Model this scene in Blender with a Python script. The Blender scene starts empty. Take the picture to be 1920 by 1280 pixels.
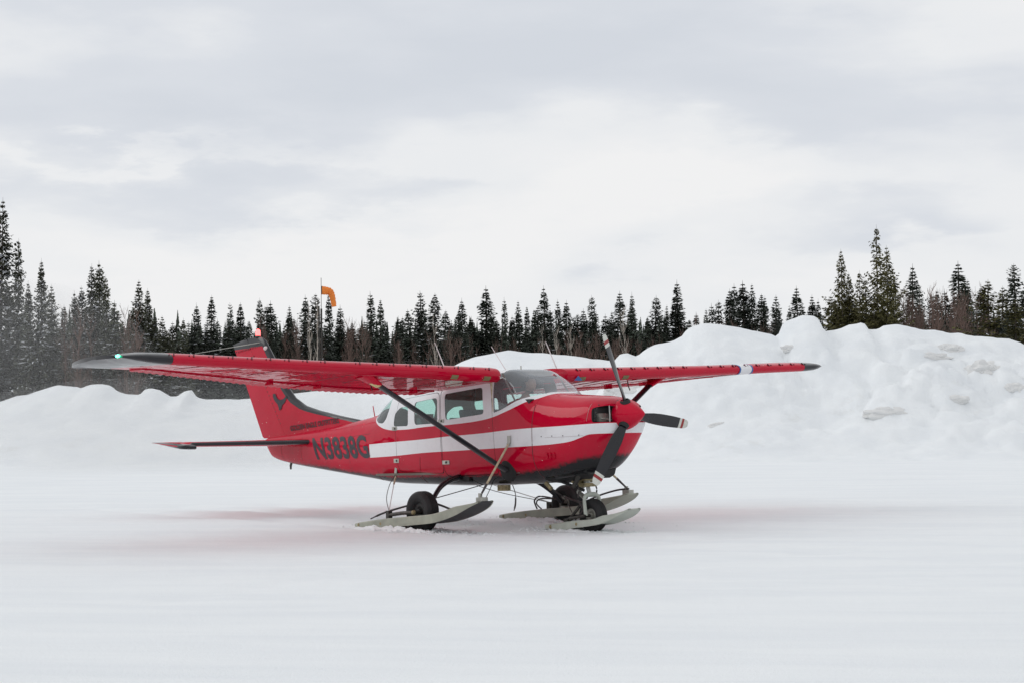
import bpy, bmesh, math, random
import numpy as np
from mathutils import Vector, Matrix, noise as mnoise

R = math.radians
random.seed(11)
rng = np.random.default_rng(7)
scn = bpy.context.scene
COL = scn.collection

# ------------------------------------------------------------------ camera
CAM = Vector((16.3921101, -15.2374062, 1.45477588))
C_R = Vector((0.65445661, 0.75601270, -0.01146043))
C_U = Vector((0.03778025, -0.0175593, 0.99913178))
C_F = Vector((-0.75515508, 0.65432138, 0.04005415))
FPX = 3367.18521                       # focal length in photograph pixels (1920 wide)
cd = bpy.data.cameras.new('camera'); cam = bpy.data.objects.new('camera', cd); COL.objects.link(cam)
cd.sensor_width = 36; cd.lens = FPX / 1920 * 36; cd.clip_start = .1; cd.clip_end = 4000
cam.matrix_world = Matrix(((C_R.x, C_U.x, -C_F.x, CAM.x), (C_R.y, C_U.y, -C_F.y, CAM.y), (C_R.z, C_U.z, -C_F.z, CAM.z), (0, 0, 0, 1)))
scn.camera = cam
scn.render.resolution_x = 1024; scn.render.resolution_y = 682
FH = Vector((C_F.x, C_F.y, 0)).normalized(); RH = Vector((-C_F.y, C_F.x, 0)).normalized() * -1
# right-hand horizontal direction of the view and forward horizontal direction, used to lay the site out in metres

# ------------------------------------------------------------------ light
w = bpy.data.worlds.new('World'); scn.world = w; w.use_nodes = True
nt = w.node_tree; nt.nodes.clear()
def N(tree, typ, **kw):
    n = tree.nodes.new(typ)
    for k, v in kw.items(): setattr(n, k, v)
    return n
SUN_EL, SUN_AZ = R(34), R(-140)       # azimuth of the sun (world, from +x towards +y)
out = N(nt, 'ShaderNodeOutputWorld'); bg = N(nt, 'ShaderNodeBackground')
sky = N(nt, 'ShaderNodeTexSky', sky_type='NISHITA'); sky.sun_disc = False
sky.sun_elevation = SUN_EL; sky.sun_rotation = math.pi / 2 - SUN_AZ
tc = N(nt, 'ShaderNodeTexCoord')
sep = N(nt, 'ShaderNodeSeparateXYZ'); nt.links.new(tc.outputs['Generated'], sep.inputs[0])
mp = N(nt, 'ShaderNodeMapping'); mp.inputs['Scale'].default_value = (1, 1, 3.3); mp.inputs['Location'].default_value = (.35, 1.9, .12)
nt.links.new(tc.outputs['Generated'], mp.inputs[0])
n1 = N(nt, 'ShaderNodeTexNoise'); n1.inputs['Scale'].default_value = 3.4; n1.inputs['Detail'].default_value = 6; n1.inputs['Roughness'].default_value = .45; n1.inputs['Distortion'].default_value = .35
n2 = N(nt, 'ShaderNodeTexNoise'); n2.inputs['Scale'].default_value = 9; n2.inputs['Detail'].default_value = 8; n2.inputs['Roughness'].default_value = .5
nt.links.new(mp.outputs[0], n1.inputs['Vector']); nt.links.new(mp.outputs[0], n2.inputs['Vector'])
mul = N(nt, 'ShaderNodeMath', operation='MULTIPLY_ADD'); mul.inputs[1].default_value = .3
nt.links.new(n2.outputs['Fac'], mul.inputs[0]); nt.links.new(n1.outputs['Fac'], mul.inputs[2])
# cloud bands: soft masses placed by direction in the sky, their edges broken up by the noise
dn_ = N(nt, 'ShaderNodeTexNoise'); dn_.inputs['Scale'].default_value = 13; dn_.inputs['Detail'].default_value = 7; dn_.inputs['Roughness'].default_value = .55; nt.links.new(mp.outputs[0], dn_.inputs['Vector'])
sb = N(nt, 'ShaderNodeVectorMath', operation='SUBTRACT'); nt.links.new(dn_.outputs['Color'], sb.inputs[0]); sb.inputs[1].default_value = (.5, .5, .5)
sc_ = N(nt, 'ShaderNodeVectorMath', operation='SCALE'); sc_.inputs['Scale'].default_value = .10; nt.links.new(sb.outputs[0], sc_.inputs[0])
dd_ = N(nt, 'ShaderNodeVectorMath', operation='ADD'); nt.links.new(tc.outputs['Generated'], dd_.inputs[0]); nt.links.new(sc_.outputs[0], dd_.inputs[1])
def nm(op, a, b=None):
    n = N(nt, 'ShaderNodeMath', operation=op)
    for k, v in enumerate((a, b)):
        if v is None: continue
        if isinstance(v, (int, float)): n.inputs[k].default_value = v
        else: nt.links.new(v, n.inputs[k])
    return n.outputs[0]
def vdot(v):
    n = N(nt, 'ShaderNodeVectorMath', operation='DOT_PRODUCT'); nt.links.new(dd_.outputs[0], n.inputs[0]); n.inputs[1].default_value = v; return n.outputs['Value']
acc = nm('ADD', nm('MULTIPLY', nm('SUBTRACT', mul.outputs[0], .65), .75), .69)
for (bx_, by_, rx_, ry_, am_, ro_) in [(300, 90, 900, 190, -.15, 0), (1150, 120, 600, 130, -.07, 3), (1750, 150, 420, 160, -.08, 0), (430, 385, 480, 62, -.14, -2), (840, 330, 230, 48, -.11, 4), (1150, 450, 140, 50, -.07, 20),
      (1620, 405, 300, 66, -.12, 0), (150, 287, 420, 22, .09, 0), (1300, 320, 240, 44, .10, 6), (640, 470, 420, 34, .07, 8), (1000, 560, 1700, 50, .05, 0), (1800, 470, 200, 30, .05, 8)]:
    c_ = (C_F + C_R * ((bx_ - 960) / FPX) - C_U * ((by_ - 640) / FPX)).normalized()
    q_ = R(ro_); r0_ = C_R * math.cos(q_) + C_U * math.sin(q_); r0_ = (r0_ - c_ * r0_.dot(c_)).normalized(); u0_ = r0_.cross(c_)
    g_ = nm('ADD', nm('POWER', nm('DIVIDE', vdot(tuple(r0_)), rx_ / FPX), 2), nm('POWER', nm('DIVIDE', vdot(tuple(u0_)), ry_ / FPX), 2))
    g_ = nm('MULTIPLY', nm('MULTIPLY', nm('EXPONENT', nm('MULTIPLY', g_, -1)), nm('GREATER_THAN', vdot(tuple(c_)), 0)), am_)
    acc = nm('ADD', acc, g_)
cr = N(nt, 'ShaderNodeValToRGB'); e = cr.color_ramp.elements
e[0].position = .46; e[0].color = (.665, .70, .757, 1); e[1].position = .82; e[1].color = (.895, .895, .90, 1)
x_ = e.new(.58); x_.color = (.715, .745, .795, 1)
x_ = e.new(.68); x_.color = (.835, .85, .87, 1)
nt.links.new(acc, cr.inputs[0])
mixs = N(nt, 'ShaderNodeMixRGB', blend_type='MIX'); mixs.inputs[0].default_value = .012
mixc = N(nt, 'ShaderNodeVectorMath', operation='SCALE'); mixc.inputs['Scale'].default_value = 10.0
nt.links.new(cr.outputs[0], mixc.inputs[0])
nt.links.new(mixc.outputs[0], mixs.inputs[1]); nt.links.new(sky.outputs[0], mixs.inputs[2])
nt.links.new(mixs.outputs[0], bg.inputs[0]); bg.inputs[1].default_value = .0985
nt.links.new(bg.outputs[0], out.inputs[0])
sd = bpy.data.lights.new('sun', 'SUN'); sun = bpy.data.objects.new('sun', sd); COL.objects.link(sun)
sd.energy = .62; sd.angle = R(36); sd.color = (1, .975, .94)
dv = Vector((math.cos(SUN_EL) * math.cos(SUN_AZ), math.cos(SUN_EL) * math.sin(SUN_AZ), math.sin(SUN_EL)))
sun.rotation_euler = dv.to_track_quat('Z', 'Y').to_euler()
scn.view_settings.view_transform = 'Standard'; scn.view_settings.look = 'None'
scn.view_settings.exposure = 0; scn.view_settings.gamma = 1; scn.view_settings.use_curve_mapping = False

# ------------------------------------------------------------------ material helpers
def srgb(r, g, b):
    f = lambda c: c / 12.92 if c <= .04045 else ((c + .055) / 1.055) ** 2.4
    return (f(r / 255), f(g / 255), f(b / 255), 1)
def mat(name, col, rough=.5, metal=0, var=.0, vscale=4, bump=0, bscale=30, coat=0, spec=.5, rvar=0, emit=None, es=0, objvar=0):
    m = bpy.data.materials.new(name); m.use_nodes = True; t = m.node_tree; p = t.nodes['Principled BSDF']
    p.inputs['Base Color'].default_value = (*col[:3], 1); p.inputs['Roughness'].default_value = rough; p.inputs['Metallic'].default_value = metal
    p.inputs['Specular IOR Level'].default_value = spec
    p.inputs['Coat Weight'].default_value = coat; p.inputs['Coat Roughness'].default_value = .06
    if emit: p.inputs['Emission Color'].default_value = (*emit, 1); p.inputs['Emission Strength'].default_value = es
    co = N(t, 'ShaderNodeTexCoord')
    if var or rvar or objvar:
        nz = N(t, 'ShaderNodeTexNoise'); nz.inputs['Scale'].default_value = vscale; nz.inputs['Detail'].default_value = 6
        t.links.new(co.outputs['Object'], nz.inputs['Vector'])
        mr = N(t, 'ShaderNodeMapRange'); mr.inputs['From Min'].default_value = .3; mr.inputs['From Max'].default_value = .7
        mr.inputs['To Min'].default_value = 1 - var; mr.inputs['To Max'].default_value = 1 + var
        t.links.new(nz.outputs['Fac'], mr.inputs['Value'])
        hs = N(t, 'ShaderNodeHueSaturation'); hs.inputs['Color'].default_value = (*col[:3], 1)
        if objvar:
            oi = N(t, 'ShaderNodeObjectInfo'); m2 = N(t, 'ShaderNodeMapRange'); m2.inputs['To Min'].default_value = 1 - objvar; m2.inputs['To Max'].default_value = 1 + objvar
            t.links.new(oi.outputs['Random'], m2.inputs['Value'])
            mm = N(t, 'ShaderNodeMath', operation='MULTIPLY'); t.links.new(mr.outputs[0], mm.inputs[0]); t.links.new(m2.outputs[0], mm.inputs[1]); t.links.new(mm.outputs[0], hs.inputs['Value'])
        else: t.links.new(mr.outputs[0], hs.inputs['Value'])
        t.links.new(hs.outputs[0], p.inputs['Base Color'])
        if rvar:
            r2 = N(t, 'ShaderNodeMapRange'); r2.inputs['From Min'].default_value = .3; r2.inputs['From Max'].default_value = .7
            r2.inputs['To Min'].default_value = max(.02, rough - rvar); r2.inputs['To Max'].default_value = rough + rvar
            t.links.new(nz.outputs['Fac'], r2.inputs['Value']); t.links.new(r2.outputs[0], p.inputs['Roughness'])
    if bump:
        nb = N(t, 'ShaderNodeTexNoise'); nb.inputs['Scale'].default_value = bscale; nb.inputs['Detail'].default_value = 5
        t.links.new(co.outputs['Object'], nb.inputs['Vector'])
        bp = N(t, 'ShaderNodeBump'); bp.inputs['Strength'].default_value = bump; bp.inputs['Distance'].default_value = .02
        t.links.new(nb.outputs['Fac'], bp.inputs['Height']); t.links.new(bp.outputs[0], p.inputs['Normal'])
    return m
RED = (.53, .0015, .027); WHITE = (.78, .78, .80); BLACK = (.018, .019, .023)
M = {}
M['black'] = mat('black_paint', (.010, .010, .014), .32, var=.25, rvar=.1, coat=.35, spec=.3)
M['blackmatt'] = mat('matt_black', (.015, .015, .016), .7, var=.3)
M['rubber'] = mat('tyre_rubber', (.018, .018, .019), .72, var=.4, vscale=9, bump=.3, bscale=60)
M['seal'] = mat('window_seal', (.03, .035, .035), .6)
M['alu'] = mat('weathered_aluminium', (.42, .42, .38), .45, .75, var=.25, vscale=14, rvar=.1)
M['brass'] = mat('corroded_plate', (.30, .25, .14), .6, .4, var=.35, vscale=25)
M['skigrey'] = mat('grey_green_ski_paint', (.36, .38, .31), .5, var=.18, vscale=6, rvar=.1, bump=.1)
M['skipale'] = mat('pale_ski_paint', (.47, .50, .44), .45, var=.12, vscale=5, rvar=.1)
M['rod'] = mat('tan_rod', (.45, .38, .26), .5, .2, var=.3, vscale=20)
M['darkmetal'] = mat('dark_metal', (.06, .055, .05), .5, .6, var=.4, vscale=20)
M['steel'] = mat('steel', (.5, .5, .48), .35, .8, var=.2)
M['wire'] = mat('wire', (.06, .05, .05), .5, .3)
M['tape'] = mat('olive_tape', (.20, .17, .08), .7, var=.2)
M['yellow'] = mat('bare_fibreglass', (.62, .52, .25), .7, var=.2, vscale=20)
M['interior'] = mat('dark_trim', (.16, .135, .115), .8, var=.2, vscale=5)
M['seat'] = mat('seat_fabric', (.07, .075, .085), .85, var=.25, bump=.2)
M['panel'] = mat('panel_black', (.03, .03, .03), .6)
M['redplain'] = mat('red_paint', RED, .25, var=.12, rvar=.08, coat=.5, spec=.0)
M['whiteplain'] = mat('white_paint', WHITE, .3, var=.04, coat=.3)
M['blue'] = mat('blue_paint', (.02, .12, .38), .35)
M['ant'] = mat('antenna_white', (.7, .62, .62), .4)
M['skin'] = mat('skin', (.62, .36, .27), .5, var=.06)
M['jacket'] = mat('orange_red_jacket', (.50, .07, .025), .8, var=.15, bump=.2)
M['trouser'] = mat('dark_trousers', (.03, .03, .04), .85)
M['cap'] = mat('dark_cap', (.02, .022, .03), .8)

def paint(name, kind):
    """aircraft skin: red with painted white and black areas laid out in the aircraft's own coordinates"""
    m = bpy.data.materials.new(name); m.use_nodes = True; t = m.node_tree; p = t.nodes['Principled BSDF']; L = t.links
    p.inputs['Coat Weight'].default_value = .6; p.inputs['Coat Roughness'].default_value = .04; p.inputs['Specular IOR Level'].default_value = .0
    co = N(t, 'ShaderNodeTexCoord'); sp = N(t, 'ShaderNodeSeparateXYZ'); L.new(co.outputs['Object'], sp.inputs[0])
    def curve(pts, x0, x1):
        mr = N(t, 'ShaderNodeMapRange'); mr.inputs['From Min'].default_value = x0; mr.inputs['From Max'].default_value = x1
        L.new(sp.outputs['X'], mr.inputs['Value'])
        fc = N(t, 'ShaderNodeFloatCurve'); c = fc.mapping.curves[0]
        q = [((x - x0) / (x1 - x0), z / 2.5) for x, z in pts]
        c.points[0].location = q[0]; c.points[1].location = q[-1]
        for a in q[1:-1]: c.points.new(*a)
        for a in c.points: a.handle_type = 'AUTO_CLAMPED'
        fc.mapping.update(); L.new(mr.outputs[0], fc.inputs['Value'])
        ml = N(t, 'ShaderNodeMath', operation='MULTIPLY'); ml.inputs[1].default_value = 2.5; L.new(fc.outputs[0], ml.inputs[0])
        return ml.outputs[0]
    def mth(op, a, b):
        n = N(t, 'ShaderNodeMath', operation=op)
        for i, v in enumerate((a, b)):
            if isinstance(v, (int, float)): n.inputs[i].default_value = v
            else: L.new(v, n.inputs[i])
        return n.outputs[0]
    nz = N(t, 'ShaderNodeTexNoise'); nz.inputs['Scale'].default_value = 2.2; nz.inputs['Detail'].default_value = 7; L.new(co.outputs['Object'], nz.inputs['Vector'])
    nf = N(t, 'ShaderNodeTexNoise'); nf.inputs['Scale'].default_value = 14; nf.inputs['Detail'].default_value = 8; nf.inputs['Roughness'].default_value = .65; L.new(co.outputs['Object'], nf.inputs['Vector'])
    base = N(t, 'ShaderNodeMixRGB'); base.inputs[1].default_value = (*[c * .80 for c in RED], 1); base.inputs[2].default_value = (RED[0] * 1.12, RED[1] * 1.4, RED[2] * 1.15, 1)
    L.new(nz.outputs['Fac'], base.inputs[0]); colr = base.outputs[0]
    def over(fac, c):
        nonlocal colr
        mx = N(t, 'ShaderNodeMixRGB'); L.new(fac, mx.inputs[0]); L.new(colr, mx.inputs[1]); mx.inputs[2].default_value = (*c, 1); colr = mx.outputs[0]
    z = sp.outputs['Z']; x = sp.outputs['X']
    if kind == 'body':
        up = curve([(-3.9, 1.12), (-3.12, 1.14), (-2.33, 1.16), (-1.86, 1.18), (-1.16, 1.20), (-.53, 1.23), (.41, 1.25), (1.0, 1.265)], -3.9, 1.0)
        lo = curve([(-3.9, .935), (-3.13, .95), (-2.34, .98), (-1.73, .99), (-1.17, 1.0), (-.64, 1.01), (-.15, 1.02), (.25, 1.035), (.48, 1.06), (.62, 1.10), (.74, 1.135), (1.0, 1.14)], -3.9, 1.0)
        rear = mth('GREATER_THAN', mth('ADD', x, mth('MULTIPLY', z, .05)), -3.72)
        st = mth('MULTIPLY', mth('MULTIPLY', mth('LESS_THAN', z, up), mth('GREATER_THAN', z, lo)), rear)
        over(st, WHITE)
        cw = curve([(-3.76, 1.56), (-3.70, 1.48), (-3.60, 1.41), (-3.45, 1.35), (-3.30, 1.317), (-3.10, 1.30), (-2.84, 1.30), (-2.33, 1.32), (-1.71, 1.335), (-1.10, 1.37), (-.89, 1.40), (-.68, 1.45), (-.47, 1.51), (-.30, 1.57), (-.16, 1.62), (-.08, 1.72)], -3.76, -.08)
        cab = mth('MULTIPLY', mth('MULTIPLY', mth('GREATER_THAN', z, cw), mth('GREATER_THAN', x, -3.76)), mth('LESS_THAN', x, -.09))
        over(cab, WHITE)
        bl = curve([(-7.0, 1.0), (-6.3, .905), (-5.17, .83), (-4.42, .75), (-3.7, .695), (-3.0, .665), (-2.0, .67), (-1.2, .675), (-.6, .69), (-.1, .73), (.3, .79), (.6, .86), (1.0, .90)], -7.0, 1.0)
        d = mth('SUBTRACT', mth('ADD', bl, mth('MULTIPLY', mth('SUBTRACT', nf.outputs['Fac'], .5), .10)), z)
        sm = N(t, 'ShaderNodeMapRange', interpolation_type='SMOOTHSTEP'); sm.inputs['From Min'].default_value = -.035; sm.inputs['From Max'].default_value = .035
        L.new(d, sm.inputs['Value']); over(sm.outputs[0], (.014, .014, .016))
    # worn chips: small pale flecks where the paint has come off
    ch = N(t, 'ShaderNodeTexNoise'); ch.inputs['Scale'].default_value = 26; ch.inputs['Detail'].default_value = 3; L.new(co.outputs['Object'], ch.inputs['Vector'])
    ch2 = N(t, 'ShaderNodeTexNoise'); ch2.inputs['Scale'].default_value = 2.1; ch2.inputs['Detail'].default_value = 2; L.new(co.outputs['Object'], ch2.inputs['Vector'])
    chip = mth('MULTIPLY', mth('GREATER_THAN', ch.outputs['Fac'], .725), mth('GREATER_THAN', ch2.outputs['Fac'], .53))
    over(chip, (.62, .50, .46))
    dirt = N(t, 'ShaderNodeMapRange'); dirt.inputs['From Min'].default_value = .52; dirt.inputs['From Max'].default_value = .85; dirt.inputs['To Max'].default_value = .14
    L.new(nf.outputs['Fac'], dirt.inputs['Value']); over(dirt.outputs[0], (.12, .07, .06))
    L.new(colr, p.inputs['Base Color'])
    rr = N(t, 'ShaderNodeMapRange'); rr.inputs['From Min'].default_value = .35; rr.inputs['From Max'].default_value = .65; rr.inputs['To Min'].default_value = .2; rr.inputs['To Max'].default_value = .42
    L.new(nz.outputs['Fac'], rr.inputs['Value']); L.new(rr.outputs[0], p.inputs['Roughness'])
    # slight oil-canning of the thin sheet metal
    nb = N(t, 'ShaderNodeTexNoise'); nb.inputs['Scale'].default_value = 3.2; nb.inputs['Detail'].default_value = 2; L.new(co.outputs['Object'], nb.inputs['Vector'])
    bp = N(t, 'ShaderNodeBump'); bp.inputs['Strength'].default_value = .35; bp.inputs['Distance'].default_value = .02
    L.new(nb.outputs['Fac'], bp.inputs['Height']); L.new(bp.outputs[0], p.inputs['Normal']); L.new(bp.outputs[0], p.inputs['Coat Normal'])
    return m
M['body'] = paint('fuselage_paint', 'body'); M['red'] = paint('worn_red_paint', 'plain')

def glass(name, tint, veil, vcol):
    m = bpy.data.materials.new(name); m.use_nodes = True; t = m.node_tree; t.nodes.clear(); L = t.links
    o = N(t, 'ShaderNodeOutputMaterial'); tr = N(t, 'ShaderNodeBsdfTransparent'); tr.inputs[0].default_value = (*tint, 1)
    gl = N(t, 'ShaderNodeBsdfGlossy'); gl.inputs['Roughness'].default_value = .04; gl.inputs[0].default_value = (.95, .97, 1, 1)
    df = N(t, 'ShaderNodeBsdfDiffuse'); df.inputs[0].default_value = (*vcol, 1)
    ge = N(t, 'ShaderNodeNewGeometry'); dt = N(t, 'ShaderNodeVectorMath', operation='DOT_PRODUCT'); L.new(ge.outputs['Normal'], dt.inputs[0]); L.new(ge.outputs['Incoming'], dt.inputs[1])
    ab = N(t, 'ShaderNodeMath', operation='ABSOLUTE'); L.new(dt.outputs['Value'], ab.inputs[0]); om = N(t, 'ShaderNodeMath', operation='SUBTRACT'); om.inputs[0].default_value = 1; L.new(ab.outputs[0], om.inputs[1])
    pw = N(t, 'ShaderNodeMath', operation='POWER'); L.new(om.outputs[0], pw.inputs[0]); pw.inputs[1].default_value = 4.2
    fr = N(t, 'ShaderNodeMath', operation='MULTIPLY_ADD'); L.new(pw.outputs[0], fr.inputs[0]); fr.inputs[1].default_value = .90; fr.inputs[2].default_value = .07
    m1 = N(t, 'ShaderNodeMixShader'); m1.inputs[0].default_value = veil
    L.new(tr.outputs[0], m1.inputs[1]); L.new(df.outputs[0], m1.inputs[2])
    m2 = N(t, 'ShaderNodeMixShader'); L.new(fr.outputs[0], m2.inputs[0]); L.new(m1.outputs[0], m2.inputs[1]); L.new(gl.outputs[0], m2.inputs[2])
    L.new(m2.outputs[0], o.inputs[0]); return m
M['glass'] = glass('green_tinted_glass', (.66, .89, .82), .03, (.5, .62, .58))
M['wsglass'] = glass('windshield_glass', (.92, .94, .95), .12, (.70, .74, .80))  # veil: film of dirt plus grey sky reflection put into the diffuse colour

# ------------------------------------------------------------------ object helpers
def tag(o, label=None, cat=None, group=None, kind=None):
    if label: o['label'] = label
    if cat: o['category'] = cat
    if group: o['group'] = group
    if kind: o['kind'] = kind
    return o
def empty(name, loc=(0, 0, 0), rot=(0, 0, 0)):
    o = bpy.data.objects.new(name, None); o.empty_display_size = .2; o.location = loc; o.rotation_euler = rot; COL.objects.link(o); return o
def link(name, me, parent=None, mats=None):
    o = bpy.data.objects.new(name, me); COL.objects.link(o)
    if mats:
        if len(me.materials): me.materials.clear()
        for m in mats: me.materials.append(m)
    if parent: o.parent = parent
    return o
class MB:
    def __init__(s): s.v = []; s.f = []; s.m = []
    def add(s, v, f, mi=0):
        b = len(s.v); s.v += [tuple(a) for a in v]; s.f += [tuple(b + i for i in q) for q in f]; s.m += [mi] * len(f)
    def box(s, c, d, rot=None, mi=0):
        x, y, z = d[0] / 2, d[1] / 2, d[2] / 2
        v = [Vector((i * x, j * y, k * z)) for i in (-1, 1) for j in (-1, 1) for k in (-1, 1)]
        if rot is not None: v = [rot @ a for a in v]
        v = [a + Vector(c) for a in v]
        s.add(v, [(0, 1, 3, 2), (4, 6, 7, 5), (0, 4, 5, 1), (2, 3, 7, 6), (0, 2, 6, 4), (1, 5, 7, 3)], mi)
    def tube(s, pts, r, n=8, mi=0, flat=1.0, cap=True, up=None):
        pts = [Vector(p) for p in pts]; k = len(pts)
        rs = r if isinstance(r, (list, tuple)) else [r] * k
        tn = [(pts[min(i + 1, k - 1)] - pts[max(i - 1, 0)]).normalized() for i in range(k)]
        u = Vector(up) if up else (Vector((0, 0, 1)) if abs(tn[0].z) < .9 else Vector((1, 0, 0)))
        v = []; prev = None
        for i in range(k):
            a = (u - tn[i] * u.dot(tn[i]));
            if a.length < 1e-4: a = prev
            a.normalize(); prev = a; b = tn[i].cross(a)
            for j in range(n):
                t = 2 * math.pi * j / n; v.append(pts[i] + (a * math.cos(t) + b * math.sin(t) * flat) * rs[i])
        f = [(i * n + j, i * n + (j + 1) % n, (i + 1) * n + (j + 1) % n, (i + 1) * n + j) for i in range(k - 1) for j in range(n)]
        if cap: f += [tuple(range(n))[::-1], tuple((k - 1) * n + j for j in range(n))]
        s.add(v, f, mi)
    def lathe(s, prof, o, ax, n=24, mi=0, closed=False):
        ax = Vector(ax).normalized(); a = ax.orthogonal().normalized(); b = ax.cross(a); o = Vector(o)
        v = [o + ax * h + (a * math.cos(2 * math.pi * j / n) + b * math.sin(2 * math.pi * j / n)) * r for h, r in prof for j in range(n)]
        k = len(prof); f = [(i * n + j, i * n + (j + 1) % n, ((i + 1) % k) * n + (j + 1) % n, ((i + 1) % k) * n + j) for i in range(k if closed else k - 1) for j in range(n)]
        s.add(v, f, mi)
    def rings(s, rings, mi=0, caps=True, mif=None):
        n = len(rings[0]); v = [p for r in rings for p in r]; b = len(s.v)
        for i in range(len(rings) - 1):
            for j in range(n):
                s.f.append((b + i * n + j, b + i * n + (j + 1) % n, b + (i + 1) * n + (j + 1) % n, b + (i + 1) * n + j)); s.m.append(mif(i, j) if mif else mi)
        if caps:
            s.f.append(tuple(b + j for j in range(n))[::-1]); s.m.append(mi); s.f.append(tuple(b + (len(rings) - 1) * n + j for j in range(n))); s.m.append(mi)
        s.v += [tuple(p) for p in v]
    def prism(s, poly, f3, a, b, mi=0):
        n = len(poly); v = [f3(p, a) for p in poly] + [f3(p, b) for p in poly]
        s.add(v, [tuple(range(n))[::-1], tuple(range(n, 2 * n))] + [(i, (i + 1) % n, (i + 1) % n + n, i + n) for i in range(n)], mi)
    def mesh(s, name, recalc=True, smooth=True, ang=35):
        me = bpy.data.meshes.new(name); me.from_pydata(s.v, [], s.f)
        me.polygons.foreach_set('material_index', s.m)
        if recalc:
            bm = bmesh.new(); bm.from_mesh(me); bmesh.ops.recalc_face_normals(bm, faces=bm.faces); bm.to_mesh(me); bm.free()
        if smooth:
            me.polygons.foreach_set('use_smooth', [True] * len(me.polygons)); me.set_sharp_from_angle(angle=R(ang))
        me.update(); return me
    def build(s, name, mats, parent=None, **k):
        return link(name, s.mesh(name, **k), parent, mats if isinstance(mats, (list, tuple)) else [mats])
def ev(o):
    bpy.context.view_layer.update()
    dg = bpy.context.evaluated_depsgraph_get(); return bpy.data.meshes.new_from_object(o.evaluated_get(dg))
def boolean(me, cutter, op):
    o = bpy.data.objects.new('tmp', me); c = bpy.data.objects.new('tmpc', cutter); COL.objects.link(o); COL.objects.link(c)
    md = o.modifiers.new('b', 'BOOLEAN'); md.object = c; md.operation = op; md.solver = 'EXACT'
    try: md.material_mode = 'TRANSFER'
    except Exception: pass
    r = ev(o); bpy.data.objects.remove(o); bpy.data.objects.remove(c); return r
def catmull(xs, ys, x):
    i = int(np.clip(np.searchsorted(xs, x) - 1, 0, len(xs) - 2)); h = xs[i + 1] - xs[i]; t = min(max((x - xs[i]) / h, 0), 1)
    d = [(ys[k + 1] - ys[k]) / (xs[k + 1] - xs[k]) for k in range(len(xs) - 1)]
    def m(k):
        if k == 0: return d[0]
        if k == len(xs) - 1: return d[-1]
        if d[k - 1] * d[k] <= 0: return 0
        return 2 * d[k - 1] * d[k] / (d[k - 1] + d[k])
    return (2*t**3-3*t**2+1)*ys[i] + (t**3-2*t**2+t)*h*m(i) + (-2*t**3+3*t**2)*ys[i+1] + (t**3-t**2)*h*m(i+1)
def curve_pts(ctrl, n):
    """smooth polyline through control points"""
    P = [Vector(p) for p in ctrl]; o = []
    for i in range(len(P) - 1):
        p0 = P[max(i - 1, 0)]; p1 = P[i]; p2 = P[i + 1]; p3 = P[min(i + 2, len(P) - 1)]
        for k in range(n):
            t = k / n; o.append(.5 * ((2 * p1) + (p2 - p0) * t + (2 * p0 - 5 * p1 + 4 * p2 - p3) * t * t + (3 * p1 - p0 - 3 * p2 + p3) * t ** 3))
    o.append(P[-1]); return o

# ================================================================== SETTING
def at(px, py, d):
    """world point seen at photograph pixel (px,py), d metres along the horizontal view direction"""
    v = C_F + C_R * ((px - 960) / FPX) - C_U * ((py - 640) / FPX)
    return CAM + v * (d / v.dot(FH))
def site(a, d, z=0): p = CAM + RH * a + FH * d; return Vector((p.x, p.y, z))

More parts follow.
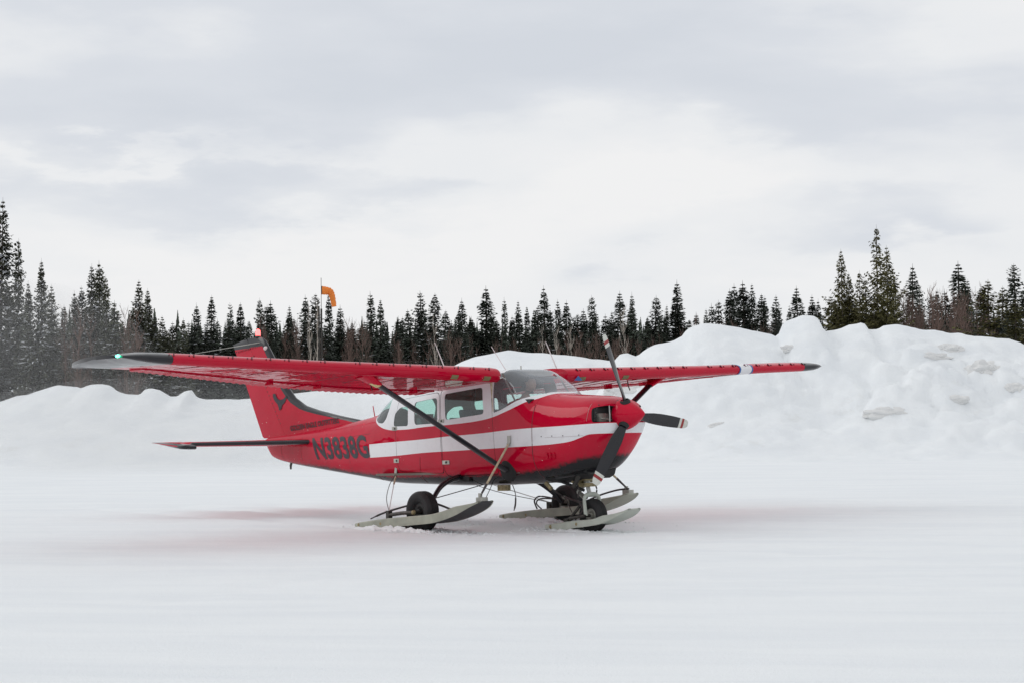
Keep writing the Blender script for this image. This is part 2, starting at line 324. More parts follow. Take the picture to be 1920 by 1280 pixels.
def snow_mat(name, streak, dirty, col=(.855, .880, .895)):
    m = bpy.data.materials.new(name); m.use_nodes = True; t = m.node_tree; p = t.nodes['Principled BSDF']; L = t.links
    p.inputs['Roughness'].default_value = .75; p.inputs['Specular IOR Level'].default_value = .25
    co = N(t, 'ShaderNodeTexCoord')
    rt = N(t, 'ShaderNodeMapping'); rt.inputs['Rotation'].default_value = (0, 0, -math.atan2(RH.y, RH.x) + R(8))
    L.new(co.outputs['Object'], rt.inputs[0])
    mpg = N(t, 'ShaderNodeMapping'); mpg.inputs['Scale'].default_value = (.22, 1.3, 1) if streak else (1, 1, 1)
    L.new(rt.outputs[0], mpg.inputs[0])
    a = N(t, 'ShaderNodeTexNoise'); a.inputs['Scale'].default_value = 1.2 if streak else .8; a.inputs['Detail'].default_value = 9; a.inputs['Roughness'].default_value = .6
    L.new(mpg.outputs[0], a.inputs['Vector'])
    g = N(t, 'ShaderNodeTexNoise'); g.inputs['Scale'].default_value = 38; g.inputs['Detail'].default_value = 4; g.inputs['Roughness'].default_value = .7
    L.new(co.outputs['Object'], g.inputs['Vector'])
    mx = N(t, 'ShaderNodeMixRGB'); mx.inputs[1].default_value = (col[0] * .95, col[1] * .955, col[2] * .965, 1); mx.inputs[2].default_value = (*col, 1)
    mr = N(t, 'ShaderNodeMapRange'); mr.inputs['From Min'].default_value = .38; mr.inputs['From Max'].default_value = .6
    L.new(a.outputs['Fac'], mr.inputs['Value']); L.new(mr.outputs[0], mx.inputs[0]); c = mx.outputs[0]
    if dirty:
        dn = N(t, 'ShaderNodeTexNoise'); dn.inputs['Scale'].default_value = .33; dn.inputs['Detail'].default_value = 8; dn.inputs['Roughness'].default_value = .72; L.new(co.outputs['Object'], dn.inputs['Vector'])
        dr = N(t, 'ShaderNodeMapRange'); dr.inputs['From Min'].default_value = .60; dr.inputs['From Max'].default_value = .78; dr.inputs['To Max'].default_value = dirty
        L.new(dn.outputs['Fac'], dr.inputs['Value'])
        m2 = N(t, 'ShaderNodeMixRGB'); L.new(dr.outputs[0], m2.inputs[0]); L.new(c, m2.inputs[1]); m2.inputs[2].default_value = (.52, .50, .44, 1); c = m2.outputs[0]
    L.new(c, p.inputs['Base Color'])
    b1 = N(t, 'ShaderNodeBump'); b1.inputs['Strength'].default_value = .55 if streak else .6; b1.inputs['Distance'].default_value = .05 if streak else .12
    b2 = N(t, 'ShaderNodeBump'); b2.inputs['Strength'].default_value = .6; b2.inputs['Distance'].default_value = .018
    L.new(a.outputs['Fac'], b1.inputs['Height']); L.new(g.outputs['Fac'], b2.inputs['Height']); L.new(b1.outputs[0], b2.inputs['Normal']); L.new(b2.outputs[0], p.inputs['Normal'])
    return m
M['snow'] = snow_mat('packed_snow', True, .0); M['banksnow'] = snow_mat('piled_snow', False, .38); M['chunk'] = snow_mat('dirty_snow', False, .5, (.80, .80, .79))

# ground: one sheet from behind the camera to the horizon
def spacing(lo, hi, fine_lo, fine_hi, step, grow=1.25):
    v = list(np.arange(fine_lo, fine_hi + 1e-6, step)); s = step
    while v[-1] < hi: s *= grow; v.append(v[-1] + s)
    s = step
    while v[0] > lo: s *= grow; v.insert(0, v[0] - s)
    return np.array(v)
A = spacing(-1500, 1500, -16, 16, .11); D = spacing(-60, 3000, 7, 45, .13)
def fbm(x, y, z=0, o=3): return mnoise.fractal((x, y, z), 1.0, 2.1, o)
vs = []
for d in D:
    for a in A:
        h = 0
        if -25 < a < 25 and 0 < d < 60:
            h = .022 * mnoise.noise((a * .35, d * 1.1, 3)) + .010 * mnoise.noise((a * .8 + d * .1, d * 3.0, 7))
            if 14 < d < 30 and abs(a) < 14:
                h += .007 * mnoise.noise((a * 5, d * 7, 1))
                p_ = site(a, d)
                if p_.x < -2.4:
                    for y_ in (-1.24, 1.24, 0):
                        h -= .045 * math.exp(-((p_.y - y_) / .17) ** 2) * (1 + .5 * mnoise.noise((p_.x * 2, p_.y * 6, 4)))
                for cx_, cd_, r0_ in ((-6, 2, 13.5), (-6, 2, 15.4), (9, 4.5, 12.0), (9, 4.5, 13.9)):   # faint old ski tracks
                    h -= .016 * math.exp(-((math.hypot(a - cx_, (d - cd_) * .75) - r0_) / .16) ** 2)
                h += .012 * max(0, mnoise.noise((p_.x * 1.1, p_.y * 4.5, 9))) + .010 * mnoise.noise((a * 2.4, d * 3.4, 12))
        vs.append(site(a, d, h))
na = len(A)
fs = [(j * na + i, j * na + i + 1, (j + 1) * na + i + 1, (j + 1) * na + i) for j in range(len(D) - 1) for i in range(na - 1)]
me = bpy.data.meshes.new('snow_ground'); me.from_pydata(vs, [], fs); me.polygons.foreach_set('use_smooth', [True] * len(fs))
tag(link('snow_ground', me, None, [M['snow']]), kind='structure')

# ploughed snow banks: ridge outline in photograph pixels, each at its own distance
RIDGES = [
 (65, 13, [(-500, 742), (-200, 752), (0, 753), (30, 742), (50, 740), (75, 730), (108, 721), (145, 724), (152, 727), (168, 720), (190, 719), (208, 723), (220, 733), (235, 738), (262, 739), (272, 729), (282, 727), (300, 730), (312, 738), (320, 743), (332, 742), (348, 731), (360, 731), (368, 744), (385, 747), (440, 748), (480, 746), (540, 738), (620, 730), (700, 731), (800, 742), (900, 748), (1000, 760)]),
 (65, 12, [(560, 770), (640, 745), (700, 722), (760, 706), (820, 696), (850, 686), (872, 675), (888, 669), (905, 665), (921, 661), (952, 656), (991, 660), (1024, 662), (1079, 667), (1107, 672), (1138, 674), (1152, 676), (1180, 690), (1260, 720), (1400, 760)]),
 (60, 12.5, [(1090, 775), (1130, 720), (1148, 680), (1155, 671), (1163, 662), (1175, 660), (1188, 665), (1195, 667), (1201, 660), (1230, 644), (1262, 639), (1279, 629), (1289, 616), (1305, 609), (1321, 605), (1341, 606), (1382, 613), (1420, 620), (1449, 626), (1470, 640), (1530, 680), (1640, 730)]),
 (60, 12.5, [(1395, 745), (1430, 690), (1448, 648), (1456, 630), (1463, 619), (1469, 602), (1494, 595), (1502, 591), (1522, 591), (1532, 595), (1539, 607), (1543, 621), (1551, 619), (1565, 617), (1577, 614), (1593, 607), (1604, 608), (1615, 605), (1623, 608), (1629, 619), (1645, 616), (1658, 609), (1685, 609), (1713, 615), (1768, 621), (1833, 631), (1888, 635), (1914, 643), (1925, 655), (1960, 668), (2100, 660), (2300, 690), (2500, 770)]),
]
BANK_A = np.concatenate([np.arange(-38, 31, .13)]); BANK_D = np.concatenate([np.arange(42, 52, .25), np.arange(52, 70, .15), np.arange(70, 77, .5)])
def bank_profiles():
    out_ = []
    for Dk, W, pts in RIDGES:
        aa = []; zz = []
        for px, py in pts:
            p = at(px, py, Dk); aa.append((p - CAM).dot(RH)); zz.append(p.z)
        out_.append((Dk, W, np.interp(BANK_A, aa, zz, left=0, right=0)))
    return out_
PROF = bank_profiles()
na, nd = len(BANK_A), len(BANK_D)
H = np.full((nd, na), -.35)
def sm(x): x = np.clip(x, 0, 1); return x * x * (3 - 2 * x)
for Dk, W, h in PROF:
    for j, d in enumerate(BANK_D):
        if d <= Dk:
            u = 1 - (Dk - d) / W
            # toe is a long low apron, then a steeper face to the crest
            s = (np.clip(u, 0, 1) ** 1.7) * .65 + .35 * sm((u - .3) / .7) if u > 0 else 0
            s = s * 1.0
        else: s = max(0, 1 - ((d - Dk) / 5.5) ** 1.2) if d - Dk < 5.5 else 0
        ks = int(4 + 26 * min(1, max(0, (Dk - d)) / 5.0)); hs_ = np.convolve(np.pad(h, ks, mode='edge'), np.ones(2 * ks + 1) / (2 * ks + 1), 'valid')
        q = sm(max(0, (Dk - d) - .7) / 3.2) if d <= Dk else 0
        hh = h * (1 - q) + np.minimum(hs_, h + .25) * q
        H[j] = np.maximum(H[j], (hh + .3) * s - .30)
vs = []
for j, d in enumerate(BANK_D):
    for i, a in enumerate(BANK_A):
        h = H[j, i]
        if h > -.3:
            near_crest = min(abs(d - P[0]) for P in PROF)
            k = min(1, .12 + near_crest / 2.5) * min(1, (h + .3) / .8)
            right = float(np.interp(a, [-6, 2, 5, 10, 12.5], [.22, .40, .55, .65, 1.0])) * (.35 + .65 * min(1, max(0, h) / 1.8))
            n0 = mnoise.fractal((a * .45, d * .45, 5), .9, 2.1, 4)
            c = mnoise.voronoi((a * .55 + .3 * n0, d * .4, h * .55))[0]
            lump = min(c[1] - c[0], .45)
            c2 = mnoise.voronoi((a * 1.3, d * 1.0, h * 1.3))[0]; l2 = min(c2[1] - c2[0], .4)
            c3 = mnoise.voronoi((a * 3.1, d * 2.6, h * 3))[0]; l3 = min(c3[1] - c3[0], .4)
            h += k * (n0 * .26 * right + lump * .55 * right - .12 * right + l2 * .34 * right + l3 * .20 * right) + .03 * mnoise.noise((a * 2.3, d * 2.3, 2))
        vs.append(site(a, d, h))
fs = [(j * na + i, j * na + i + 1, (j + 1) * na + i + 1, (j + 1) * na + i) for j in range(nd - 1) for i in range(na - 1)]
me = bpy.data.meshes.new('snow_bank'); me.from_pydata(vs, [], fs); me.polygons.foreach_set('use_smooth', [True] * len(fs))
BANK = link('snow_bank', me, None, [M['banksnow']]); tag(BANK, kind='structure')
from mathutils.bvhtree import BVHTree
BVH = BVHTree.FromPolygons([tuple(v) for v in vs], fs)
def on_bank(px, py):
    v = C_F + C_R * ((px - 960) / FPX) - C_U * ((py - 640) / FPX)
    return BVH.ray_cast(CAM, v.normalized())

# lumps of old dirty snow in the banks
def chunk(px, py, rx, rz, seed, label):
    hit = on_bank(px, py)
    if hit[0] is None: return
    p, n = hit[0], hit[1]
    s = (p - CAM).length / FPX
    bm = bmesh.new(); bmesh.ops.create_icosphere(bm, subdivisions=4, radius=1)
    for v in bm.verts:
        c = v.co.copy(); q = mnoise.voronoi(c * 1.3 + Vector((seed, 0, 0)))[0]
        k = .78 + .42 * min(q[1] - q[0], .7) + .16 * mnoise.fractal(c * 2.5 + Vector((0, seed, 0)), .8, 2.2, 4)
        v.co = c * k
    mesh = bpy.data.meshes.new('snow_chunk'); bm.to_mesh(mesh); bm.free()
    mesh.polygons.foreach_set('use_smooth', [True] * len(mesh.polygons)); mesh.set_sharp_from_angle(angle=R(40))
    o = link('snow_chunk', mesh, None, [M['chunk']]); o.location = p - n * rz * s * .55
    o.rotation_euler = (0, R(seed * 13 % 20 - 10), math.atan2(RH.y, RH.x)); o.scale = (rx * s * 1.35, rz * s * 1.4, rz * s * 1.3)
    tag(o, label, 'snow chunk', 'dirty lumps in the ploughed snow banks')
for a in [(1750, 668, 30, 9, 1, 'flat dirty slab of snow jutting from the upper face of the right bank'),
          (1782, 652, 22, 13, 9, 'rounded grey lump just above the jutting slab on the right bank'),
          (1840, 692, 30, 20, 2, 'wide rough brownish lump on the right bank near the frame edge'),
          (1908, 727, 22, 12, 3, 'broken snow lump at the right edge of the photo'),
          (1660, 772, 36, 13, 4, 'low wedge of dirty snow near the foot of the right bank'),
          (1790, 748, 24, 10, 5, 'small cracked snow lump low on the right bank, right of the wedge'),
          (1482, 652, 16, 7, 6, 'small soiled lump under the square snow block'),
          (1178, 726, 40, 14, 7, 'soiled rubble of snow seen under the far wing beside the cowling'),
          (1345, 795, 15, 7, 8, 'small snow lump low on the bank right of the propeller')]:
    chunk(*a)

# ------------------------------------------------------------------ trees
M['needle'] = mat('spruce_needles', (.060, .072, .056), .7, var=.5, vscale=1.5, objvar=.45, spec=.2)
M['olive'] = mat('olive_needles', (.075, .070, .026), .7, var=.45, vscale=1.5, objvar=.25, spec=.2)
M['greyolive'] = mat('grey_olive_needles', (.062, .066, .042), .7, var=.5, vscale=1.2, objvar=.35, spec=.2)
M['bark'] = mat('spruce_bark', (.085, .07, .058), .9, var=.3, vscale=3)
M['twig'] = mat('red_brown_twigs', (.135, .088, .072), .85, var=.3, vscale=.8, objvar=.3)
M['birch'] = mat('pale_birch_bark', (.42, .37, .32), .8, var=.25, vscale=2)
M['treesnow'] = mat('snow_on_branches', (.82, .84, .88), .8)
def np_mesh(name, V, F, mat_, k=4):
    V = np.array(V, np.float32).reshape(-1, 3); n = len(F)
    me = bpy.data.meshes.new(name); me.vertices.add(len(V)); me.vertices.foreach_set('co', V.ravel())
    F = np.array(F, np.int32); me.loops.add(F.size); me.loops.foreach_set('vertex_index', F.ravel())
    me.polygons.add(n); me.polygons.foreach_set('loop_start', np.arange(0, F.size, k, dtype=np.int32)); 
    me.update(calc_edges=True); me.materials.append(mat_); return me
def spruce_variant(seed, Ht, rad, cap, kind, snow):
    """kind: 'narrow' | 'full' | 'open'.  Returns trunk, crown and snow meshes, 9 m nominal height"""
    g = np.random.default_rng(seed)
    V = []; F = []; SV = []; SF = []
    ph = g.uniform(0, 6, 6)
    lean = g.uniform(-.012, .012, 2)
    def spine(z): return np.array([lean[0] * z + .05 * math.sin(z * .5 + ph[0]), lean[1] * z + .05 * math.cos(z * .45 + ph[1]), z])
    z = Ht * (.07 if kind != 'open' else .06)
    club = g.random() < .5 and kind == 'narrow'
    while z < Ht * .985:
        t = z / Ht
        r = min(cap, rad * (1 - t)) * (.80 + .30 * abs(math.sin(z * 1.7 + ph[2])) + .14 * math.sin(z * 3.1 + ph[3]))
        if club and t > .88: r += .10 * math.sin((t - .88) / .12 * math.pi)
        r = max(r, .03)
        nb = int(g.integers(5, 8))
        a0 = g.uniform(0, 6.28)
        for b in range(nb):
            if g.random() < (.10 if kind == 'narrow' else .14 if kind == 'full' else .22): continue
            az = a0 + b * 6.283 / nb + g.uniform(-.4, .4); L_ = r * g.uniform(.6, 1.25) * (1.08 + .34 * math.sin(az * 2 + z * 1.3 + ph[4]) * math.sin(z * 2.3 + ph[5]))
            if kind == 'open' and g.random() < .12: L_ *= 1.5
            dr = (-.55 + .9 * t ** 1.3) if kind != 'open' else (-.3 + .8 * t)
            dr += g.uniform(-.15, .15)
            dirv = np.array([math.cos(az), math.sin(az), 0]); o0 = spine(z)
            side = np.array([-dirv[1], dirv[0], 0])
            ns = max(2, int(L_ / .12))
            for k in range(ns + 1):
                u = (k + .4) / (ns + .6)
                c = o0 + dirv * L_ * u + np.array([0, 0, dr * L_ * u + .28 * L_ * u * u])
                if snow and k == ns // 2 and g.random() < snow * (1.35 - .9 * t) and L_ > .25:
                    i = len(SV); hw_ = g.uniform(.06, .13); pl = L_ * g.uniform(.3, .5)
                    a_ = c + np.array([0, 0, .05]); SV += [a_ - dirv * pl - side * hw_ * .5, a_ - side * hw_ * 1.2 + np.array([0, 0, -.11]), a_ + dirv * pl * .9 + np.array([0, 0, dr * pl - .02]), a_ + side * hw_ * 1.2 + np.array([0, 0, -.11])]
                    SF.append((i, i + 1, i + 2, i + 3))
                for sgn in (-1, 1):
                    ll = (.13 + .18 * (1 - u) + .05 * g.random()) * (1.4 - .6 * t) * min(1, .25 + (1 - t) / .12) * (1.15 if kind == 'open' else 1)
                    dd = dirv * g.uniform(.3, .9) + side * sgn * g.uniform(.35, 1) + np.array([0, 0, g.uniform(-.75, .15)])
                    dd /= np.linalg.norm(dd); wv = np.cross(dd, [0, 0, 1]) ; wv /= (np.linalg.norm(wv) + 1e-6)
                    wv = wv * .8 + np.array([0, 0, g.uniform(-.6, .6)])
                    ww = (.055 + .035 * g.random()) * (1.35 - .6 * t) * min(1, .4 + (1 - t) / .12)
                    i = len(V); V += [c - wv * ww * .5, c + dd * ll * .6 - wv * ww, c + dd * ll, c + dd * ll * .5 + wv * ww]
                    F.append((i, i + 1, i + 2, i + 3))
                    if snow and g.random() < snow * .10 * (1.15 - .75 * t):
                        up = np.array([0, 0, .022]); s2 = 1.25
                        i = len(SV); wf = np.array([wv[0], wv[1], 0.0])
                        SV += [c - wf * ww * s2 + up, c + dd * ll * .55 - wf * ww * s2 + up, c + dd * ll * .95 + up * .6, c + dd * ll * .5 + wf * ww * s2 + up]
                        SF.append((i, i + 1, i + 2, i + 3))
        z += g.uniform(.07, .21) * (1.0 if kind != 'open' else 1.15)
    # leader
    top = spine(Ht)
    for k in range(3):
        i = len(V); c = spine(Ht * .93); a = k * 2.1; wv = np.array([math.cos(a), math.sin(a), 0]) * .02
        V += [c - wv, c + wv, top + wv * .2, top - wv * .2]; F.append((i, i + 1, i + 2, i + 3))
    crown = np_mesh('crown', V, F, M['olive'] if kind == 'open' else M['greyolive'] if kind == 'full' else M['needle'])
    sn = np_mesh('snow_cover', SV, SF, M['treesnow']) if SF else None
    mb = MB(); pts = [spine(Ht * q) for q in np.linspace(0, .98, 9)]
    mb.tube(pts, [.10 * (1 - q) ** .8 + .008 for q in np.linspace(0, .98, 9)], 6)
    # dead lower stubs
    for k in range(26):
        zz = g.uniform(.02, .35) * Ht; az = g.uniform(0, 6.28); c = spine(zz); l = g.uniform(.2, .5)
        mb.tube([c, c + np.array([math.cos(az) * l, math.sin(az) * l, -.15 * l])], [.010, .003], 3)
    trunk = mb.mesh('trunk', recalc=False, smooth=False); trunk.materials.append(M['bark'])
    return trunk, crown, sn
VAR = {'narrow': [spruce_variant(100 + i, 9, 1.2 + .16 * (i % 4), .55 + .11 * (i % 4), 'narrow', .12) for i in range(8)],
       'narrowsnow': [spruce_variant(200 + i, 9, 1.5, .75, 'narrow', .30) for i in range(5)],
       'full': [spruce_variant(300 + i, 9, 1.9, 1.2, 'full', .62) for i in range(6)],
       'open': [spruce_variant(400 + i, 9, 2.0, 1.3, 'open', .05) for i in range(4)]}
def place_spruce(px, py, d, kind, wid, label, group, rz=None):
    p = at(px, py, d); Ht = p.z
    tr, cr_, sn = VAR[kind][random.randrange(len(VAR[kind]))]
    root = empty('spruce_tree', (p.x, p.y, 0), (random.gauss(0, .012), random.gauss(0, .012), random.uniform(0, 6.28)))
    s = Ht / 9; root.scale = (s * wid, s * wid, s)
    link('trunk', tr, root); link('crown', cr_, root)
    if sn: link('snow_cover', sn, root)['kind'] = 'stuff'
    tag(root, label, 'spruce tree', group); return root
ORD = ['leftmost', 'second', 'third', 'fourth', 'fifth', 'sixth', 'seventh', 'eighth', 'ninth', 'tenth', 'eleventh', 'twelfth', 'thirteenth', 'fourteenth', 'fifteenth', 'sixteenth', 'seventeenth', 'eighteenth', 'nineteenth', 'twentieth']
SECT = [  # px range, where, kind, distance range, width factor
 (0, 140, 'in the tall clump at the left edge', 'full', (74, 84), .85),
 (140, 235, 'in the clump above the black wing tip', 'full', (84, 92), .95),
 (235, 345, 'between black wing tip and tail', 'full', (92, 100), .95),
 (345, 480, 'just left of the red tail beacon', 'narrowsnow', (102, 110), 1.1),
 (480, 600, 'between tail beacon and windsock pole', 'narrow', (108, 116), 1.15),
 (600, 735, 'just right of the windsock pole', 'narrow', (110, 118), 1.1),
 (735, 890, 'on the skyline above the near wing root', 'narrowsnow', (112, 120), 1.1),
 (890, 1060, 'on the skyline above the roof antennas', 'narrow', (112, 120), 1.1),
 (1060, 1200, 'behind the upper propeller blade', 'narrow', (112, 120), 1.1),
 (1200, 1300, 'between propeller and right bank', 'narrow', (112, 118), 1.15),
 (1300, 1460, 'behind the bank left of the snow block', 'narrow', (106, 114), 1.1),
 (1460, 1550, 'rising directly behind the square snow block', 'narrow', (106, 112), 1.1),
 (1550, 1685, 'in the clump right of the snow block', 'open', (68, 74), 1.0),
 (1685, 1800, 'behind the right bank, left half', 'narrow', (92, 100), 1.15),
 (1800, 1930, 'behind the right bank near the edge', 'narrow', (88, 96), 1.15),
]
TOPS = [(-22, 430), (3, 371), (37, 446), (72, 484), (59, 526), (98, 532), (20, 530), (119, 570), (144, 544), (160, 535), (169, 493), (184, 488), (197, 514), (210, 563), (225, 600), (261, 524), (274, 539), (242, 583), (307, 591), (290, 590), (325, 603), (339, 595), (355, 604), (369, 567), (384, 600), (396, 553), (410, 596), (432, 567), (454, 567), (445, 604), (468, 600),
 (490, 558), (497, 570), (510, 563), (528, 610), (543, 572), (569, 552), (581, 550), (557, 596), (617, 552), (643, 571), (630, 598), (666, 604), (655, 612), (693, 545), (708, 561), (680, 600), (722, 598), (746, 592), (757, 593), (773, 579), (784, 581), (795, 545), (808, 590), (820, 549), (832, 581), (846, 600), (868, 558), (859, 581), (882, 597),
 (906, 535), (920, 590), (943, 557), (930, 588), (957, 590), (971, 563), (991, 574), (1003, 582), (1013, 572), (1020, 535), (1034, 580), (1047, 561), (1065, 562), (1083, 588), (1094, 578), (1110, 553), (1120, 582), (1131, 588), (1139, 594), (1150, 583), (1167, 545), (1184, 570), (1193, 547), (1227, 553), (1211, 594), (1247, 571), (1238, 590), (1266, 557), (1280, 523),
 (1309, 584), (1322, 579), (1331, 568), (1342, 562), (1364, 540), (1375, 531), (1389, 526), (1402, 560), (1412, 531), (1425, 551), (1440, 554), (1454, 553), (1463, 589), (1481, 573), (1494, 535), (1504, 569), (1516, 569), (1524, 552), (1537, 560),
 (1558, 560), (1572, 466), (1590, 545), (1597, 509), (1607, 507), (1626, 520), (1641, 422), (1660, 459), (1672, 500), (1712, 494), (1727, 538), (1747, 550), (1757, 540), (1769, 541), (1796, 489), (1806, 520), (1821, 522), (1839, 538), (1880, 536), (1906, 493), (1919, 530)]
for x0, x1, where, kind, (d0, d1), wid in SECT:
    mine = sorted([t for t in TOPS if x0 <= t[0] < x1 or (x0 == 0 and t[0] < 0)])
    hi = min(t[1] for t in mine)
    for i, (px, py) in enumerate(mine):
        rank = 'tallest' if py == hi else ('short' if py > hi + 40 else 'mid-height' if py > hi + 18 else 'tall')
        cnt = len(mine)
        o_ = 'rightmost' if i == cnt - 1 and cnt > 1 else (ORD[i] if i == 0 else ORD[i] + ' from left')
        k = kind; wv = wid * random.uniform(.8, 1.35)
        if kind == 'full' and py < 520: k = 'full'; wv *= .72
        if kind == 'full' and py > 560: wv *= 1.1
        if kind == 'open': wv *= .8
        if px in (1880,): k = 'open'
        txt = {'full': 'snow-dusted spruce', 'narrow': 'dark narrow spruce', 'narrowsnow': 'slim snow-flecked spruce', 'open': 'olive-green spruce'}[k]
        place_spruce(px, py, random.uniform(d0, d1), k, wv, f'{rank} {txt}, {o_} {where}'.replace('tallest ', 'tallest '), 'skyline spruces beyond the snow banks')
place_spruce(1852, 523, 66, 'open', 1.5, 'bushy yellow-green young spruce close behind the right bank, in front of darker ones', 'skyline spruces beyond the snow banks')
place_spruce(1905, 560, 64, 'open', 1.5, 'bushy olive young spruce at the right edge, close behind the bank', 'skyline spruces beyond the snow banks')
# trees filling the wall of forest below the skyline
for (x0, x1, y0, y1, d0, d1, kind, n, lab) in [
    (-60, 345, 610, 655, 76, 100, 'full', 36, 'lower snow-dusted spruce filling the forest wall behind the near wing tip'),
    (330, 900, 600, 640, 100, 128, 'narrowsnow', 62, 'lower dark spruce in the dense forest wall left of the cabin'),
    (880, 1480, 592, 640, 112, 130, 'narrow', 56, 'lower dark spruce in the dense forest wall between cabin and snow block'),
    (1440, 1990, 575, 612, 84, 112, 'narrow', 40, 'lower dark spruce low behind the right snow bank')]:
    for i in range(n):
        px = x0 + (x1 - x0) * (i + random.random()) / n
        place_spruce(px, random.uniform(y0, y1), random.uniform(d0, d1), kind, random.uniform(1.2, 1.6), lab, 'spruces filling the forest wall')
for i in range(12):
    place_spruce(1560 + i * 10 + random.uniform(-5, 5), random.uniform(545, 590), random.uniform(68, 78), 'open', 1.45, 'lower olive spruce at the foot of the tall clump right of the snow block', 'olive spruces at the clump foot')

# the wood behind the first rows, reading as one dark mass
g = np.random.default_rng(77); FV = []; FF = []
for i in range(330):
    a_px = g.uniform(-80, 2000); d = g.uniform(126, 165) if a_px > 340 else g.uniform(100, 135)
    if a_px > 1560: d -= 25
    ptop = at(a_px, g.uniform(592, 625) if 340 < a_px < 1560 else g.uniform(575, 610), d); Ht = ptop.z; x0, y0 = ptop.x, ptop.y
    z = .4
    while z < Ht:
        t = z / Ht; r = min(1.1, 1.7 * (1 - t)) + .01
        for b in range(5):
            az = g.uniform(0, 6.28); l = r * g.uniform(.6, 1.2); dx, dy = math.cos(az), math.sin(az); wv = g.uniform(.10, .2) * min(1, .1 + (1 - t) * 3)
            i0 = len(FV); FV += [(x0 + dy * wv, y0 - dx * wv, z + .1), (x0 + dx * l * .6 + dy * wv * 1.4, y0 + dy * l * .6 - dx * wv * 1.4, z - .15), (x0 + dx * l, y0 + dy * l, z - .25), (x0 + dx * l * .6 - dy * wv, y0 + dy * l * .6 + dx * wv, z + .03)]
            FF.append((i0, i0 + 1, i0 + 2, i0 + 3))
        z += .17
tag(link('forest', np_mesh('forest', FV, FF, M['needle'])), 'dense dark spruce wood receding behind the first rows of trees', kind='stuff')

# the same wood closes the clearing behind the camera (mirrored in the paint and glass)
FV = []; FF = []
for i in range(420):
    ang_ = g.uniform(-1.75, 1.75); rr_ = g.uniform(62, 85); c0 = CAM - FH * 0; x0, y0 = (c0.x - FH.x * math.cos(ang_) * rr_ + RH.x * math.sin(ang_) * rr_, c0.y - FH.y * math.cos(ang_) * rr_ + RH.y * math.sin(ang_) * rr_)
    Ht = g.uniform(8, 13); z = .3
    while z < Ht:
        t = z / Ht; r = min(1.5, 2.4 * (1 - t)) + .01
        for b in range(4):
            az = g.uniform(0, 6.28); l = r * g.uniform(.6, 1.2); dx, dy = math.cos(az), math.sin(az); wv = .4 * min(1, .1 + (1 - t) * 3)
            i0 = len(FV); FV += [(x0 + dy * wv, y0 - dx * wv, z + .1), (x0 + dx * l * .6 + dy * wv, y0 + dy * l * .6 - dx * wv, z - .2), (x0 + dx * l, y0 + dy * l, z - .3), (x0 + dx * l * .6 - dy * wv, y0 + dy * l * .6 + dx * wv, z + .05)]
            FF.append((i0, i0 + 1, i0 + 2, i0 + 3))
        z += .3
tag(link('forest', np_mesh('forest', FV, FF, M['needle'])), 'dark spruce wood on the near side of the clearing, out of frame', kind='stuff')

# leafless saplings and shrubs
def sapling(seed, Ht, matk, spread=.5, nb=22, r0=.022):
    g = np.random.default_rng(seed); mb = MB(); ph = g.uniform(0, 6, 2)
    def sp(z): return Vector((.07 * math.sin(z * .9 + ph[0]), .07 * math.cos(z * .8 + ph[1]), z))
    q = np.linspace(0, 1, 7); mb.tube([sp(Ht * a) for a in q], [r0 * (1 - a) + .004 for a in q], 4, cap=False)
    for k in range(nb):
        z = Ht * g.uniform(.25, .95); az = g.uniform(0, 6.28); l = spread * g.uniform(.5, 1.3) * (1.15 - z / Ht)+.15
        d = Vector((math.cos(az) * .55, math.sin(az) * .55, 1)).normalized(); b = sp(z); e1 = b + d * l; e2 = e1 + Vector((d.x * .3, d.y * .3, d.z)) * l * .6
        mb.tube([b, e1, e2], [r0 * .42, r0 * .28, r0 * .12], 3, cap=False)
        for s in range(4):
            u = g.uniform(.2, 1); c = b.lerp(e1, u) ; a2 = g.uniform(0, 6.28)
            dd = Vector((math.cos(a2) * .6, math.sin(a2) * .6, .9)).normalized(); mb.tube([c, c + dd * l * .45], [r0 * .22, r0 * .1], 3, cap=False)
    me = mb.mesh('stem', recalc=False, smooth=False); me.materials.append(matk); return me
SAP = [sapling(500 + i, 5.5, M['twig'], .8, 30) for i in range(6)]
PALE = [sapling(520 + i, 6.5, M['birch'], .9, 24, .03) for i in range(3)]
def place_sapling(px, py, d, ms, name, label, cat, group=None, wid=1):
    p = at(px, py, d); me = random.choice(ms); o = link(name, me); o.location = (p.x, p.y, 0); o.rotation_euler = (random.uniform(-.04, .04), random.uniform(-.04, .04), random.uniform(0, 6.28))
    s = p.z / (5.5 if ms is SAP else 6.5); o.scale = (s * wid, s * wid, s); return tag(o, label, cat, group)
for (x0, x1, y0, y1, d0, d1, n, lab) in [(690, 1300, 618, 655, 98, 108, 56, 'leafless red-brown sapling in front of the spruces behind the aeroplane cabin'),
                                         (1685, 1850, 535, 600, 72, 84, 46, 'leafless brown sapling in the thicket behind the right snow bank'),
                                         (1260, 1560, 590, 625, 96, 104, 18, 'leafless brown sapling low behind the bank left of the square snow block'),
                                         (100, 340, 570, 640, 72, 82, 12, 'thin leafless sapling among the snowy spruces behind the wing tip'),
                                         (480, 700, 590, 640, 98, 106, 20, 'leafless sapling below the windsock among dark spruces')]:
    for i in range(n):
        place_sapling(x0 + (x1 - x0) * random.random(), random.uniform(y0, y1), random.uniform(d0, d1), SAP, 'sapling', lab, 'sapling', 'leafless saplings at the forest edge')
for px, py, lab in [(745, 0, ''), (0, 0, '')]: pass
